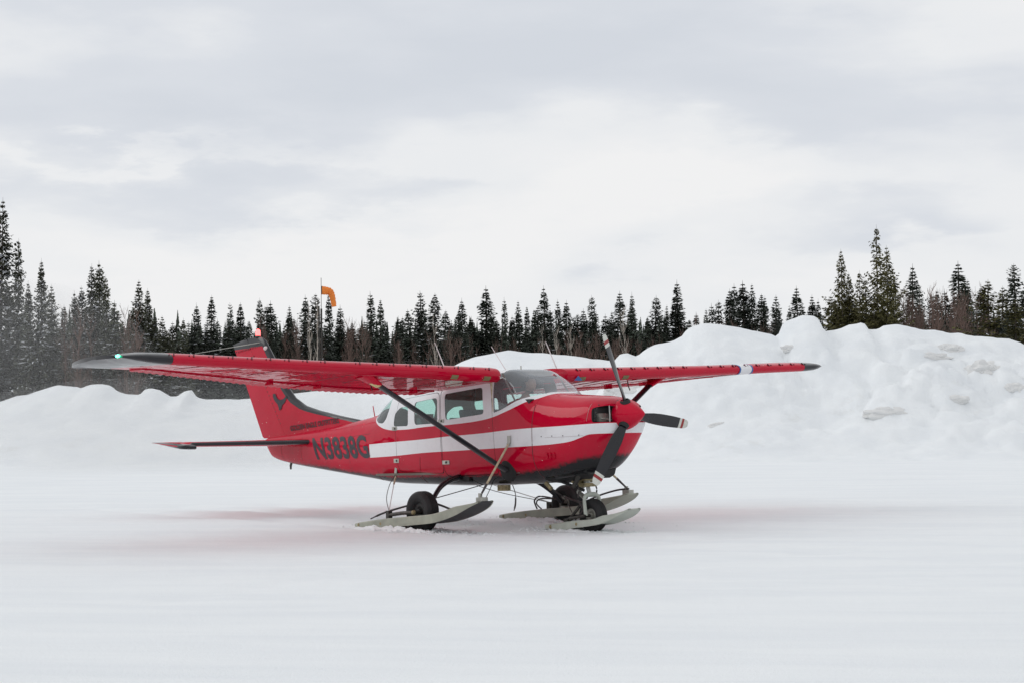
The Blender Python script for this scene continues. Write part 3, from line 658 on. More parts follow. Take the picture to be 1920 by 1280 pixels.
for px, top, k in [(1023, 610, 'pale bare trunk seen behind the roof antennas, leftmost of three'), (1043, 615, 'pale bare trunk seen behind the roof antennas, middle of three'), (1071, 612, 'pale bare trunk seen behind the roof antennas, rightmost of three'),
                   (1171, 575, 'tall thin pale trunk right of the upper propeller blade'), (818, 590, 'pale trunk above the near wing root, leaning right')]:
    place_sapling(px, top, 97, PALE, 'birch_tree', k, 'birch tree', None, .8)
bt = empty('birch_tree', (*at(590, 600, 96).xy, 0)); tag(bt, 'bare pale birch with forked twin stems, left of the windsock pole', 'birch tree')
for k, dx in enumerate((-.14, .2)):
    g = np.random.default_rng(40 + k); mb = MB(); Ht = at(578, 562, 96).z
    def sp(q, dx=dx): return Vector((RH.x, RH.y, 0)) * (dx * (1 - q) * .6 - q * .35 * (1 if dx < 0 else -.4)) + Vector((0, 0, q * Ht))
    qq = np.linspace(0, 1, 8); mb.tube([sp(q) for q in qq], [.055 * (1 - q) + .006 for q in qq], 5, cap=False)
    for j in range(34):
        q = g.uniform(.25, .97); az = g.uniform(0, 6.28); l = 1.5 * (1.1 - q); b = sp(q); d = Vector((math.cos(az) * .4, math.sin(az) * .4, 1)).normalized()
        mb.tube([b, b + d * l * .6, b + Vector((d.x * .7, d.y * .7, d.z)) * l], [.02, .013, .005], 3, cap=False)
    mb.build('stem', M['birch'], bt, recalc=False, smooth=False)

# ------------------------------------------------------------------ windsock
WD = 92
pb = at(603.5, 720, WD); ws = empty('windsock', (pb.x, pb.y, 0)); tag(ws, 'orange windsock drooping from a thin rod on top of a dark pole', 'windsock')
ztop = at(603.5, 579, WD).z; zrod = at(603.5, 521, WD).z
mb = MB(); mb.tube([(0, 0, 0), (0, 0, ztop)], .05, 10); mb.tube([(-.12 * RH.x, -.12 * RH.y, 0), (-.12 * RH.x, -.12 * RH.y, ztop - .0)], .045, 8); mb.build('pole', M['darkmetal'], ws)
mb = MB(); mb.tube([(0, 0, ztop), (0, 0, zrod)], .014, 6); mb.build('rod', M['darkmetal'], ws)
M['orange'] = mat('orange_windsock_cloth', (.85, .24, .04), .8, var=.1, vscale=6, bump=.3, bscale=12)
mb = MB(); s = WD / FPX
def W_(px, py): p = at(px, py, WD); return Vector((p.x - pb.x, p.y - pb.y, p.z))
path = curve_pts([W_(603, 544.5), W_(612, 545.5), W_(618, 547), W_(621.5, 552), W_(624, 561), W_(626.5, 575)], 5)
k = len(path); mb.tube(path, [.225 * (1 - .45 * i / (k - 1)) * (1 + .09 * math.sin(i * 2.3) * min(1, i / 6)) for i in range(k)], 16, cap=False, flat=.9, up=(RH.x * .3, RH.y * .3, 1))
o = mb.build('sock', M['orange'], ws)
mb = MB(); mb.lathe([(0, .22), (.02, .225), (.04, .22)], W_(603, 544.5), (RH.x, RH.y, 0), 20); mb.build('hoop', M['darkmetal'], ws)
#@@AIRPLANE
# ================================================================== AEROPLANE
# built in its own frame (x forward, y left, z up, metres), nose raised 1.7 degrees about the main wheels
TH = 0.0296297
PL = empty('airplane', (1.5 * math.cos(TH) - 1.5, 0, 1.5 * math.sin(TH)), (0, -TH, 0))
tag(PL, 'red and white high-wing propeller plane on wheel-skis on the snow, nose to the right', 'airplane')
# --- fuselage loft:  x: z_top, z_bottom, half width, z of max width, upper exponent, lower exponent
ST = [(-6.95, 1.27, 1.22, .020, 1.245, 2.0, 2.0), (-6.87, 1.29, 1.12, .055, 1.22, 2.0, 2.0), (-6.73, 1.30, .99, .085, 1.18, 2.1, 2.1), (-6.3, 1.325, .90, .135, 1.14, 2.2, 2.3),
      (-5.5, 1.375, .80, .205, 1.10, 2.3, 2.5), (-4.6, 1.455, .70, .290, 1.07, 2.4, 2.7), (-4.0, 1.525, .635, .355, 1.05, 2.5, 2.8), (-3.75, 1.57, .605, .385, 1.05, 2.7, 2.9),
      (-3.5, 1.72, .58, .415, 1.05, 3.2, 3.0), (-3.2, 1.84, .565, .450, 1.05, 3.9, 3.1), (-2.8, 1.93, .555, .490, 1.05, 4.6, 3.2), (-2.3, 1.975, .54, .530, 1.05, 5.2, 3.3),
      (-1.8, 1.99, .53, .550, 1.05, 5.6, 3.3), (-1.2, 2.0, .53, .560, 1.05, 5.8, 3.2), (-.80, 2.0, .54, .560, 1.05, 5.6, 3.1), (-.60, 1.93, .545, .560, 1.05, 5.0, 3.0),
      (-.40, 1.825, .55, .558, 1.05, 4.2, 2.9), (-.20, 1.69, .56, .555, 1.05, 3.3, 2.8), (-.12, 1.665, .565, .553, 1.05, 3.1, 2.8), (.05, 1.645, .58, .545, 1.05, 2.9, 2.7),
      (.35, 1.62, .63, .520, 1.10, 2.8, 2.4), (.60, 1.600, .69, .485, 1.21, 2.8, 1.85), (.75, 1.575, .795, .450, 1.26, 2.8, 1.7), (.84, 1.545, .925, .415, 1.28, 2.8, 1.65), (.89, 1.51, 1.02, .375, 1.295, 2.8, 1.65), (.915, 1.475, 1.09, .335, 1.30, 2.7, 1.65), (.925, 1.44, 1.13, .290, 1.30, 2.5, 1.65)]
SX = [s[0] for s in ST]
def sec(x): return [catmull(SX, [s[k] for s in ST], min(max(x, SX[0]), SX[-1])) for k in range(1, 7)]
def ring(x, n=72, off=0.0):
    zt, zb, w_, zm, a, b = sec(x); pts = []
    for k in range(1440):
        t = 2 * math.pi * k / 1440; c, s = math.cos(t), math.sin(t)
        e_ = a if s >= 0 else b; h = (zt - zm) if s >= 0 else (zm - zb)
        pts.append((math.copysign(abs(c) ** (2 / e_), c) * w_, zm + math.copysign(abs(s) ** (2 / e_), s) * h))
    P = np.array(pts + [pts[0]]); L_ = np.concatenate([[0], np.cumsum(np.linalg.norm(np.diff(P, axis=0), axis=1))])
    q = np.linspace(0, L_[-1], n + 1)[:-1]
    return [(x, float(np.interp(u, L_, P[:, 0])), float(np.interp(u, L_, P[:, 1]))) for u in q]
def yside(x, z):
    zt, zb, w_, zm, a, b = sec(x)
    if z >= zm: t = (z - zm) / max(zt - zm, 1e-4); e_ = a
    else: t = (zm - z) / max(zm - zb, 1e-4); e_ = b
    return w_ * (1 - min(t, .9999) ** e_) ** (1 / e_)
def S(x, z, side=-1, off=0): return Vector((x, side * (yside(x, z) + off), z))
def Fimp(x, y, z):
    zt, zb, w_, zm, a, b = sec(x)
    if z >= zm: return (abs(y) / w_) ** a + ((z - zm) / (zt - zm)) ** a - 1
    return (abs(y) / w_) ** b + ((zm - z) / (zm - zb)) ** b - 1
def loft(xs, name):
    mb = MB(); mb.rings([ring(x) for x in xs], caps=True)
    return mb.mesh(name, ang=50)
def thick(me, t):
    o = bpy.data.objects.new('tmp', me); COL.objects.link(o); me.materials.clear(); me.materials.append(M['body']); me.materials.append(M['interior'])
    md = o.modifiers.new('s', 'SOLIDIFY'); md.thickness = t; md.offset = -1; md.material_offset = 1; md.use_even_offset = False
    r = ev(o); bpy.data.objects.remove(o); return r
def fix_normals(me):
    me.polygons.foreach_set('use_smooth', [True] * len(me.polygons)); me.set_sharp_from_angle(angle=R(30))
SEAM = -.165
xs_f = list(np.linspace(-6.95, -6.7, 8)) + list(np.arange(-6.62, -.85, .075)) + list(np.arange(-.82, SEAM, .03)) + [SEAM - .003]
xs_c = [SEAM] + list(np.arange(SEAM + .06, .60, .06)) + list(np.linspace(.60, .925, 16))
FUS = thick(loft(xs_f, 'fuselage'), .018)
def prismY(poly, y0, y1, m):
    mb = MB(); mb.prism(poly, lambda p, a: (p[0], a, p[1]), y0, y1); me = mb.mesh('cut', smooth=False); me.materials.append(m); return me
def rounded(poly, r=.04, n=4):
    o = []; k = len(poly)
    for i in range(k):
        p0, p1, p2 = Vector(poly[i - 1]), Vector(poly[i]), Vector(poly[(i + 1) % k])
        a = p1 + (p0 - p1).normalized() * min(r, (p0 - p1).length * .45); b = p1 + (p2 - p1).normalized() * min(r, (p2 - p1).length * .45)
        for j in range(n + 1):
            t = j / n; q = a * (1 - t) ** 2 + p1 * 2 * t * (1 - t) + b * t * t; o.append((q.x, q.y))
    return o
WIN = {'side_window': rounded([(-1.885, 1.735), (-1.105, 1.785), (-1.07, 1.445), (-1.86, 1.395)], .05),
       'side_window ': rounded([(-2.575, 1.655), (-2.045, 1.695), (-2.04, 1.36), (-2.575, 1.355)], .06),
       'side_window  ': rounded([(-3.105, 1.35), (-3.075, 1.52), (-2.94, 1.60), (-2.735, 1.61), (-2.735, 1.345)], .05),
       'rear_window': rounded([(-3.66, 1.475), (-3.62, 2.1), (-3.26, 2.1), (-3.235, 1.62), (-3.31, 1.46), (-3.40, 1.40), (-3.54, 1.41)], .04),
       'windshield': [(-.87, 1.455), (-.81, 1.465), (-.70, 1.495), (-.62, 1.522), (-.54, 1.553), (-.46, 1.585), (-.36, 1.612), (-.27, 1.635), (-.19, 1.66), (-.19, 2.2), (-.80, 2.2), (-.80, 1.96), (-.895, 1.94)]}
PANES = []
for nm, poly in WIN.items():
    cut = prismY(poly, -.9, .9, M['seal'])
    FUS = boolean(FUS, cut, 'DIFFERENCE')
    xa = min(p[0] for p in poly) - .1; xb = max(p[0] for p in poly) + .1
    xb = min(xb, SEAM - .003)
    mb = MB(); mb.rings([[(x, y * .996, z * .999) for x, y, z in ring(x, 96)] for x in np.arange(xa, xb + .001, .02 if nm == 'windshield' else .05)], caps=True)
    t = thick(mb.mesh('t'), .006)
    pane = boolean(t, cut, 'INTERSECT')
    bm = bmesh.new(); bm.from_mesh(pane)
    # keep only the outer skin of the pane
    bad = [f for f in bm.faces if f.material_index != 0 or abs(Fimp(*f.calc_center_median()) + .015) > .06]
    bmesh.ops.delete(bm, geom=bad, context='FACES')
    sides = [1, -1] if nm.strip() == 'side_window' else [0]
    for sd_ in sides:
        b2 = bm.copy()
        if sd_: bmesh.ops.delete(b2, geom=[f for f in b2.faces if f.calc_center_median().y * sd_ < 0], context='FACES')
        m2 = bpy.data.meshes.new(nm.strip()); b2.to_mesh(m2); b2.free(); m2.polygons.foreach_set('use_smooth', [True] * len(m2.polygons))
        m2.polygons.foreach_set('material_index', [0] * len(m2.polygons))
        link(nm.strip(), m2, PL, [M['wsglass'] if nm == 'windshield' else M['glass']])
    bm.free()
# doors: cut out of the same skin, a narrow gap left round each
DOORS = [('crew_door', rounded([(-1.945, .66), (-1.975, 1.80), (-.925, 1.84), (-.905, 1.42), (-.86, .68)], .08), [(-.9, -.25), (.25, .9)]),
         ('cargo_door', rounded([(-3.03, .735), (-3.06, 1.335), (-3.0, 1.70), (-2.0, 1.765), (-1.965, .70)], .08), [(-.9, -.2)])]
def grow(poly, g):
    cx = sum(p[0] for p in poly) / len(poly); cz = sum(p[1] for p in poly) / len(poly)
    return [(cx + (p[0] - cx) * (1 + g / .55), cz + (p[1] - cz) * (1 + g / .55)) for p in poly]
for nm, poly, ys in DOORS:
    for y0, y1 in ys:
        d_ = boolean(FUS, prismY(grow(poly, -.004), y0, y1, M['seal']), 'INTERSECT')
        FUS = boolean(FUS, prismY(grow(poly, .003), y0, y1, M['seal']), 'DIFFERENCE')
        fix_normals(d_); dn = link(nm, d_, PL)
        if nm == 'crew_door' and y1 > 0: continue
        hp = [(-1.97, 1.385, .085, .045), (-1.90, .845, .11, .05)] if nm == 'crew_door' else [(-3.09, 1.32, .085, .05), (-3.07, .885, .085, .055)]
        for hx_, hz_, a_, b_ in hp:
            mb = MB(); c = S(hx_ + .02, hz_, -1, .006); mb.box(c, (a_ * 1.3, .008, b_)); mb.box(c + Vector((.01, -.006, 0)), (a_ * .3, .008, b_ * .55), mi=1)
            mb.build('hinge_plate', [M['alu'], M['darkmetal']], dn, smooth=False)
fix_normals(FUS); fus = link('fuselage', FUS, PL)
# --- cowling with two air inlets
cow = loft(xs_c, 'cowling'); cow.materials.append(M['body'])
def prismX(poly, x0, x1, m):
    mb = MB(); mb.prism(poly, lambda p, a: (a, p[0], p[1]), x0, x1); me = mb.mesh('cut', smooth=False); me.materials.append(m); return me
for s in (-1, 1):
    poly = rounded([(s * .135, 1.275), (s * .135, 1.455), (s * .26, 1.475), (s * .52, 1.44), (s * .52, 1.275)], .05)
    mb = MB(); n_ = len(poly)
    mb.rings([[(.77, a * .8, b) for a, b in poly], [(.855, a, b) for a, b in poly], [(1.1, a, b) for a, b in poly]])
    c = mb.mesh('cut', smooth=False); c.materials.append(M['panel']); cow = boolean(cow, c, 'DIFFERENCE')
fix_normals(cow); link('cowling', cow, PL)
for s in (-1, 1):       # what shows inside the inlets
    mb = MB(); mb.box((.782, s * .27, 1.365), (.02, .24, .16)); mb.build('inlet_baffle', M['panel'], PL, smooth=False)
    mb = MB()
    for k in range(8): mb.box((.82, s * .29, 1.287 + k * .012), (.06, .15, .005))
    mb.box((.81, s * .29, 1.33), (.04, .11, .10)); mb.tube([(.855, s * .18, 1.30), (.855, s * .34, 1.32)], .012, 6)
    mb.build('engine_cylinder', M['alu'], PL)
    mb = MB(); mb.tube([(.90, s * .245, 1.262), (.905, s * .245, 1.36), (.90, s * .245, 1.47)], .009, 6); mb.build('inlet_rod', M['steel'], PL)
# lower cowl: dark exhaust scoop / cowl flap
mb = MB(); mb.rings([[(x, y * w_, z0 + (z1 - z0) * (1 - abs(y) ** 2.2)) for y in np.linspace(-1, 1, 15)] + [(x, y * w_, z0 + .10) for y in np.linspace(1, -1, 15)] for x, w_, z0, z1 in
    [(-.16, .36, .60, .545), (.05, .33, .64, .555), (.3, .29, .67, .60), (.45, .24, .69, .655)]], caps=True)
mb.build('cowl_flap', M['blackmatt'], PL)
mb = MB(); mb.prism(rounded([(.40, .70), (.66, .80), (.60, .64), (.50, .595)], .02), lambda p, a: (p[0], a, p[1]), -.10, .10); mb.build('exhaust_scoop', M['blackmatt'], PL, ang=20)
# --- spinner and propeller
SPZ = 1.36
mb = MB(); prof = [(0, .001)] + [(.37 * (1 - math.cos(t)) if 0 else .39 * (t), .185 * (t ** .62 if t < .8 else 1) * 1.0) for t in []]
P_ = [(.0, .186), (.04, .187), (.10, .175), (.17, .146), (.25, .100), (.32, .053), (.36, .023), (.375, .010), (.38, .0005)]
mb.lathe(P_, (.872, 0, SPZ), (1, 0, .0), 40); mb.lathe([(-.012, .0005), (-.012, .187), (0.0, .1875), (.006, .187)], (.872, 0, SPZ), (1, 0, 0), 40, 1)
mb.build('spinner', [M['redplain'], M['darkmetal']], PL)
prop = empty('propeller', (1.0, 0, SPZ)); prop.parent = PL
HUBX = .985
prop.location = (HUBX, 0, SPZ)
mb = MB(); mb.lathe([(-.09, .0005), (-.09, .09), (.07, .09), (.09, .0005)], (0, 0, 0), (1, 0, 0), 20); mb.build('hub', M['darkmetal'], prop)
M['bladewhite'] = mat('blade_tip_white', (.62, .63, .58), .5, var=.1, vscale=30); M['bladered'] = mat('blade_tip_red', (.30, .025, .025), .5)
for ang in (111.5, -7.5, -126.5):
    rings_ = []; zones = []
    for r in [.05, .10, .15, .2, .28, .38, .5, .62, .74, .84, .865, .905, .945, .985, 1.01, 1.022]:
        ch = float(np.interp(r, [.05, .12, .2, .35, .55, .75, .95, 1.0, 1.022], [.07, .075, .10, .145, .155, .145, .12, .10, .06]))
        th_ = float(np.interp(r, [.05, .12, .2, .4, .7, 1.02], [.07, .065, .045, .026, .016, .007]))
        tw = R(float(np.interp(r, [.05, .2, .5, .8, 1.02], [48, 45, 30, 21, 16])))
        ln = []
        for j in range(16):
            t = 2 * math.pi * j / 16; c, s_ = math.cos(t) * ch / 2, math.sin(t) * th_ / 2 * (1 if math.cos(t) > 0 else .75)
            # chord lies mostly in the disc plane; twist raises the leading edge forward
            ln.append((-c * math.sin(tw) + s_ * math.cos(tw), c * math.cos(tw) + s_ * math.sin(tw), r))
        rings_.append(ln); zones.append(r)
    mb = MB(); mb.rings(rings_, mif=lambda i, j: (1 if zones[i] >= .855 and zones[i] < .90 else 2 if zones[i] >= .90 and zones[i] < .94 else 1 if zones[i] >= .94 else 0))
    b = mb.build('blade', [M['black'], M['bladewhite'], M['bladered']], prop)
    b.rotation_euler = (R(ang - 90), 0, 0)
    mb = MB(); mb.lathe([(.13, .068), (.175, .062), (.19, .05)], (0, 0, 0), (0, 0, 1), 16); c = mb.build('blade_cuff', M['blackmatt'], b)

# --- wings
M['seamred'] = mat('dark_seam', (.12, .03, .035), .6)
def zLE(y): return 1.908 + .030 * y
YT = [.4, 1.4, 2.2, 3.3, 4.1, 4.95, 5.3, 5.7, 5.885]
def zTE(y): return float(np.interp(y, YT, [1.757, 1.775, 1.812, 1.885, 1.955, 2.03, 2.045, 2.045, 2.075]))
def xTE(y): return float(np.interp(y, [0, 2.6, 5.0, 5.25, 5.68, 5.74, 5.80, 5.85, 5.885], [-2.30, -2.30, -2.10, -2.10, -2.16, -2.10, -1.95, -1.74, -1.48]))
def xLE(y): return float(np.interp(y, [0, .6, 5.28, 5.55, 5.65, 5.72, 5.78, 5.83, 5.86, 5.885], [-.685, -.68, -.655, -.655, -.675, -.71, -.78, -.88, -1.0, -1.25]))
UP = [(0, 0), (.003, .015), (.012, .029), (.03, .044), (.06, .057), (.11, .070), (.20, .083), (.30, .090), (.42, .092), (.55, .086), (.70, .068), (.85, .038), (1, .002)]
LO = [(.003, -.018), (.012, -.034), (.03, -.047), (.05, -.0525), (.055, -.050), (.10, -.045), (.20, -.040), (.35, -.033), (.55, -.024), (.75, -.014), (.90, -.006), (1, -.002)]
def wing_ring(y, u0=0.0, u1=1.0, k=1.0, tips=False):
    xl, xt, zl, zt = xLE(y), xTE(y), zLE(y), zTE(y); c = xl - xt; kt = 1.63 * float(np.interp(y, [0, 1.2, 2.6, 3.3, 5.3, 5.55, 5.7, 5.8, 5.885], [1.02, .98, .86, .77, .66, .62, .5, .32, .05])) * k
    def pt(u, v): return (xl - u * c, y, zl + (zt - zl) * u + v * kt)
    U = [p for p in UP if u0 - 1e-6 <= p[0] <= u1 + 1e-6]; Lw = [p for p in LO if u0 - 1e-6 <= p[0] <= u1 + 1e-6]
    if u0 > 0: U = [(u0, float(np.interp(u0, [p[0] for p in UP], [p[1] for p in UP])))] + [p for p in U if p[0] > u0 + 1e-4]; Lw = [(u0, float(np.interp(u0, [0] + [p[0] for p in LO], [0] + [p[1] for p in LO])))] + [p for p in Lw if p[0] > u0 + 1e-4]
    if u1 < 1: U = [p for p in U if p[0] < u1 - 1e-4] + [(u1, float(np.interp(u1, [p[0] for p in UP], [p[1] for p in UP])))]; Lw = [p for p in Lw if p[0] < u1 - 1e-4] + [(u1, float(np.interp(u1, [0] + [p[0] for p in LO], [0] + [p[1] for p in LO])))]
    return [pt(*p) for p in U] + [pt(*p) for p in reversed(Lw)]
for s in (-1, 1):
    def mir(ringp): return [(x, s * y, z) for x, y, z in ringp]
    ys = [.575, .60, .64] + list(np.arange(.8, 5.2, .2)) + [5.27]
    mb = MB(); R0 = []
    for y in ys:
        r_ = wing_ring(y, 0, .765)
        if y < .63:         # rounded root fillet in front
            q = (.64 - y) / .065; r_ = [(x - q * .02, yy, z) for x, yy, z in r_]
        R0.append(mir(r_))
    mb.rings(R0); wing = mb.build('wing', M['red'], PL, ang=28)
    # control surfaces with chordwise pressed beads
    for nm, ya, yb in (('flap', .66, 2.72), ('aileron', 2.74, 5.02)):
        mb = MB(); yy = ya; rr = []; k = 0
        while yy < yb:
            r_ = wing_ring(yy, .775, 1.0); nn = len(r_); bump = (.011 if k % 3 == 1 else 0)
            nu = sum(1 for _ in r_) ; h_ = nn // 2
            rr.append(mir([(x, y_, z - (bump if i >= h_ - 0 else -bump * .6) * (1 if 0 < i < nn - 1 else 0) - .012) for i, (x, y_, z) in enumerate(r_)])); yy += .032; k += 1
        mb.rings(rr); link(nm, mb.mesh(nm, smooth=False), wing, [M['red']])
    mb = MB(); mb.rings([mir(wing_ring(y, .765, 1.0)) for y in (5.03, 5.27)]); mb.build('outer_panel', M['red'], wing)
    # drooped black tip
    rr = []
    for y in [5.272, 5.34, 5.42, 5.5, 5.55, 5.6, 5.65, 5.69, 5.73, 5.77, 5.80, 5.83, 5.855, 5.87, 5.885]:
        r_ = wing_ring(y); t = (y - 5.27) / .615; n_up = len(UP)
        r_ = [(x, yy, z + (.045 * t ** 2 if i >= n_up else .0)) for i, (x, yy, z) in enumerate(r_)]
        rr.append(mir(r_))
    mb = MB(); nu_ = len(UP)
    mb.rings(rr); tip = mb.build('wing_tip', M['black'], wing, ang=40)
    # navigation light
    cl = (.02, .9, .45) if s < 0 else (.9, .05, .02)
    if s < 0: ml = mat('green_lamp', (.05, .6, .3), .3, emit=(.05, 1, .45), es=14)
    else: ml = mat('red_lamp', (.5, .03, .02), .3)
    mb = MB(); mb.lathe([(-.04, .001), (-.035, .010), (0, .016), (.025, .012), (.04, .001)], (-.86, s * 5.83, zLE(5.8) + .02), (1, 0, 0), 12); mb.build('navigation_light', ml, wing)
    # vortex generators along the leading edge, too small to tell apart singly
    mb = MB(); y = .75; k = 0
    while y < 5.5:
        if k % 11 != 9:
            for dy, hh, ln in ((0, .018, .045), (.058, .013, .02)):
                c_ = xLE(y) - xTE(y); u = .020; v = .037; kt = 1.63 * float(np.interp(y, [0, 1.2, 2.6, 3.3, 5.3, 5.6], [1.02, .98, .86, .77, .66, .6]))
                p = Vector((xLE(y) - u * c_, s * (y + dy), zLE(y) + (zTE(y) - zLE(y)) * u + v * kt + hh * .35))
                mb.box(p, (ln, .010, hh), Matrix.Rotation(R(48), 3, 'Y') @ Matrix.Rotation(R(20 * s), 3, 'Z'))
        y += .25; k += 1
    o = mb.build('vortex_generator', mat('dark_red', (.09, .005, .012), .5), wing, smooth=False); tag(o, kind='stuff')
    # tape patches on the leading edge
    for y, c_ in ((.80, 'tape'), (1.32, 'tape')) if s < 0 else ((.83, 'tape'), (1.62, 'tape')):
        rr = []
        for yy in (y - .055, y, y + .055):
            r_ = wing_ring(yy); i = len(UP); seg = [r_[j] for j in (0, len(r_) - 1, len(r_) - 2, len(r_) - 3)]
            rr.append([(x + .003, s * yv, z - .0015) for x, yv, z in seg])
        v = [p for r in rr for p in r]; mb = MB(); mb.add(v, [(i * 4 + j, i * 4 + j + 1, (i + 1) * 4 + j + 1, (i + 1) * 4 + j) for i in range(2) for j in range(1, 3)]); mb.build('tape_patch', M[c_], wing)
    if s > 0:       # white repair panel edged in blue, and blue mark at the root
        def band(ya, yb, m_, nm, off):
            rr = []
            for yy in np.linspace(ya, yb, 5):
                r_ = wing_ring(yy); seg = [r_[j] for j in (5, 4, 3, 2, 1, 0, len(r_) - 1, len(r_) - 2, len(r_) - 3, len(r_) - 4)]
                rr.append([(x + off, yv, z + (off if j < 4 else -off if j > 6 else 0)) for j, (x, yv, z) in enumerate(seg)])
            mb = MB(); mb.add([p for r in rr for p in r], [(i * 10 + j, i * 10 + j + 1, (i + 1) * 10 + j + 1, (i + 1) * 10 + j) for i in range(4) for j in range(9)]); mb.build(nm, m_, wing)
        band(3.88, 4.11, M['whiteplain'], 'repair_panel', .004); band(3.855, 3.882, M['blue'], 'blue_border', .006); band(4.108, 4.135, M['blue'], 'blue_border', .006)
        mb = MB(); z0 = zLE(.72); mb.add([(-.668, .655, z0 - .075), (-.668, .80, z0 - .075), (-.655, .72, z0 - .012)], [(0, 1, 2)]); mb.build('blue_mark', M['blue'], wing)
    mb = MB()
    for y in (.95, 1.3, 1.65, 2.0, 2.4, 2.8, 3.3, 3.8, 4.3, 4.8):
        r_ = wing_ring(y); seg = [r_[-k] for k in range(5, 0, -1)] if 0 else [r_[j] for j in range(len(r_) - 5, len(UP) + 2, -1)]
        mb.tube([(x, s * yv, z - .001) for x, yv, z in seg], .0035, 4, cap=False)
    o = mb.build('rib_seam', M['seamred'], wing, smooth=False); tag(o, kind='stuff')
    # small things under the wing: pitot, fuel vent, hinge arms
    mb = MB()
    for y in (1.0, 2.5, 3.2, 4.6): mb.box((-1.95, s * y, zTE(y) + .0), (.16, .012, .05))
    o = mb.build('hinge_arm', M['redplain'], wing, smooth=False); tag(o, kind='stuff')
    mb = MB(); mb.tube([(-1.25, s * 2.2, zLE(2.2) - .09), (-1.24, s * 2.2, zLE(2.2) - .16), (-1.21, s * 2.2, zLE(2.2) - .22)], .008, 6); mb.build('tie_down_ring', M['darkmetal'], wing)
    # fairing and strut
    top = Vector((-.965, s * 2.46, zLE(2.46) - .085)); bot = Vector((-.70, s * .535, .725))
    axis = (bot - top).normalized()
    def strut_rings(a, b, ca, cb, ta, tb, n=2):
        rr = []
        for k in range(n):
            t = k / (n - 1); p = a.lerp(b, t); ch = ca + (cb - ca) * t; th_ = ta + (tb - ta) * t
            fw = Vector((1, 0, 0)); fw = (fw - axis * fw.dot(axis)).normalized(); nr = axis.cross(fw)
            rr.append([p + fw * math.cos(q) * ch * .5 + nr * math.sin(q) * th_ * .5 for q in [2 * math.pi * j / 20 for j in range(20)]])
        return rr
    mb = MB(); mb.rings(strut_rings(top + axis * .17, bot, .125, .125, .05, .05, 6)); st = mb.build('wing_strut', M['black'], PL)
    mb = MB(); mb.rings(strut_rings(top - axis * .09, top + axis * .19, .34, .145, .13, .062, 6)); mb.build('strut_fairing', M['redplain'], st)
    if s < 0:
        mb = MB(); mb.rings(strut_rings(top + axis * .05, top + axis * .185, .222, .148, .0955, .066, 4)); mb.build('bare_patch', M['yellow'], st)
    mb = MB(); c = S(bot.x, bot.z, s, .0); mb.lathe([(0, .15), (.022, .13), (.032, .07), (.034, .001)], c - Vector((0, s * .012, 0)), (0, s, -.25), 28); mb.build('strut_foot_fairing', M['blackmatt'], st)

# --- antennas, tail details
def rodpart(nm, pts, r, m_, n=6, parent=None):
    mb = MB(); mb.tube(pts, r, n); return mb.build(nm, m_, parent or PL)
rodpart('antenna', [(-2.47, -.02, 2.05), (-2.73, 0, 2.47)], [.009, .004], M['ant'])
rodpart('antenna', [(-1.24, 0, 1.99), (-1.54, 0, 2.34)], [.007, .004], M['ant'])
rodpart('antenna', [(-.66, .35, 2.0), (-.86, .35, 2.36)], [.010, .005], M['ant'])
mb = MB(); mb.lathe([(0, .03), (.015, .028), (.02, .012)], (-.66, .35, 1.985), (0, 0, 1), 12); mb.build('antenna_base', M['redplain'], PL)
rodpart('antenna', [(-.94, -.02, 1.99), (-.94, -.02, 2.055)], [.008, .008], M['alu'])
rodpart('antenna', [(-4.14, 0, 1.50), (-4.18, 0, 1.67)], [.008, .006], M['redplain'])
mb = MB(); mb.tube([(-6.28, 0, .90), (-6.30, 0, .855), (-6.30, 0, .80)], [.03, .03, .022], 8, flat=.35); mb.build('tail_tie_down', M['darkmetal'], PL)
rodpart('step_block', [(-.98, -.36, .535), (-.98, -.36, .50)], .01, M['brass'])
mb = MB(); mb.box((-1.02, -.3, .50), (.20, .05, .075)); mb.build('belly_box', M['brass'], PL, smooth=False)

# --- fin and rudder
FZ = [1.30, 1.38, 1.43, 1.48, 1.52, 1.56, 1.61, 1.66, 1.70, 1.74, 1.80, 1.87, 1.94, 2.01, 2.17, 2.33, 2.49, 2.62, 2.70, 2.77, 2.82, 2.845]
def fle(z): return float(np.interp(z, [1.30, 1.48, 1.56, 1.66, 1.74, 1.87, 2.01, 2.49, 2.77, 2.82, 2.845], [-3.9, -4.46, -4.96, -5.50, -5.84, -6.12, -6.28, -6.66, -6.89, -6.96, -7.04]))
def fband(z): return float(np.interp(z, [1.30, 1.44, 1.49, 1.52, 1.60, 1.68, 1.82, 2.01, 2.50, 2.70], [-4.2, -4.5, -4.80, -5.0, -5.50, -5.91, -6.23, -6.43, -6.80, -6.95]))
def fhinge(z): return -6.45 - .68 * (z - 1.44)
def fte(z): return -7.03 - .542 * (z - 1.28)
mb = MB(); rr = []
for z in FZ:
    a, b, h = fle(z), min(fband(z), fle(z) - .02), fhinge(z) + .008
    th_ = float(np.interp(z, [1.3, 1.6, 2.0, 2.8], [.060, .058, .056, .036])) * (1 if z < 2.8 else .7)
    xsx = [a, a + (b - a) * .12, a + (b - a) * .45, b, b + (h - b) * .2, b + (h - b) * .55, h]
    def tk(x): u = (a - x) / (a - h); return th_ * min(1, (u / .12) ** .5 if u < .12 else 1) * (1 - .25 * max(0, u - .5))
    up_ = [(x, -tk(x), z) for x in xsx]; lo_ = [(x, tk(x), z) for x in reversed(xsx[1:])]
    rr.append(up_ + lo_)
nn = len(rr[0])
def finmat(i, j):
    if FZ[i] >= 2.69: return 1
    if FZ[i] < 1.36: return 0
    return 1 if (j < 3 or j >= nn - 3) else 0
mb.rings(rr, mif=finmat); fin = mb.build('fin', [M['red'], M['black']], PL, ang=30)
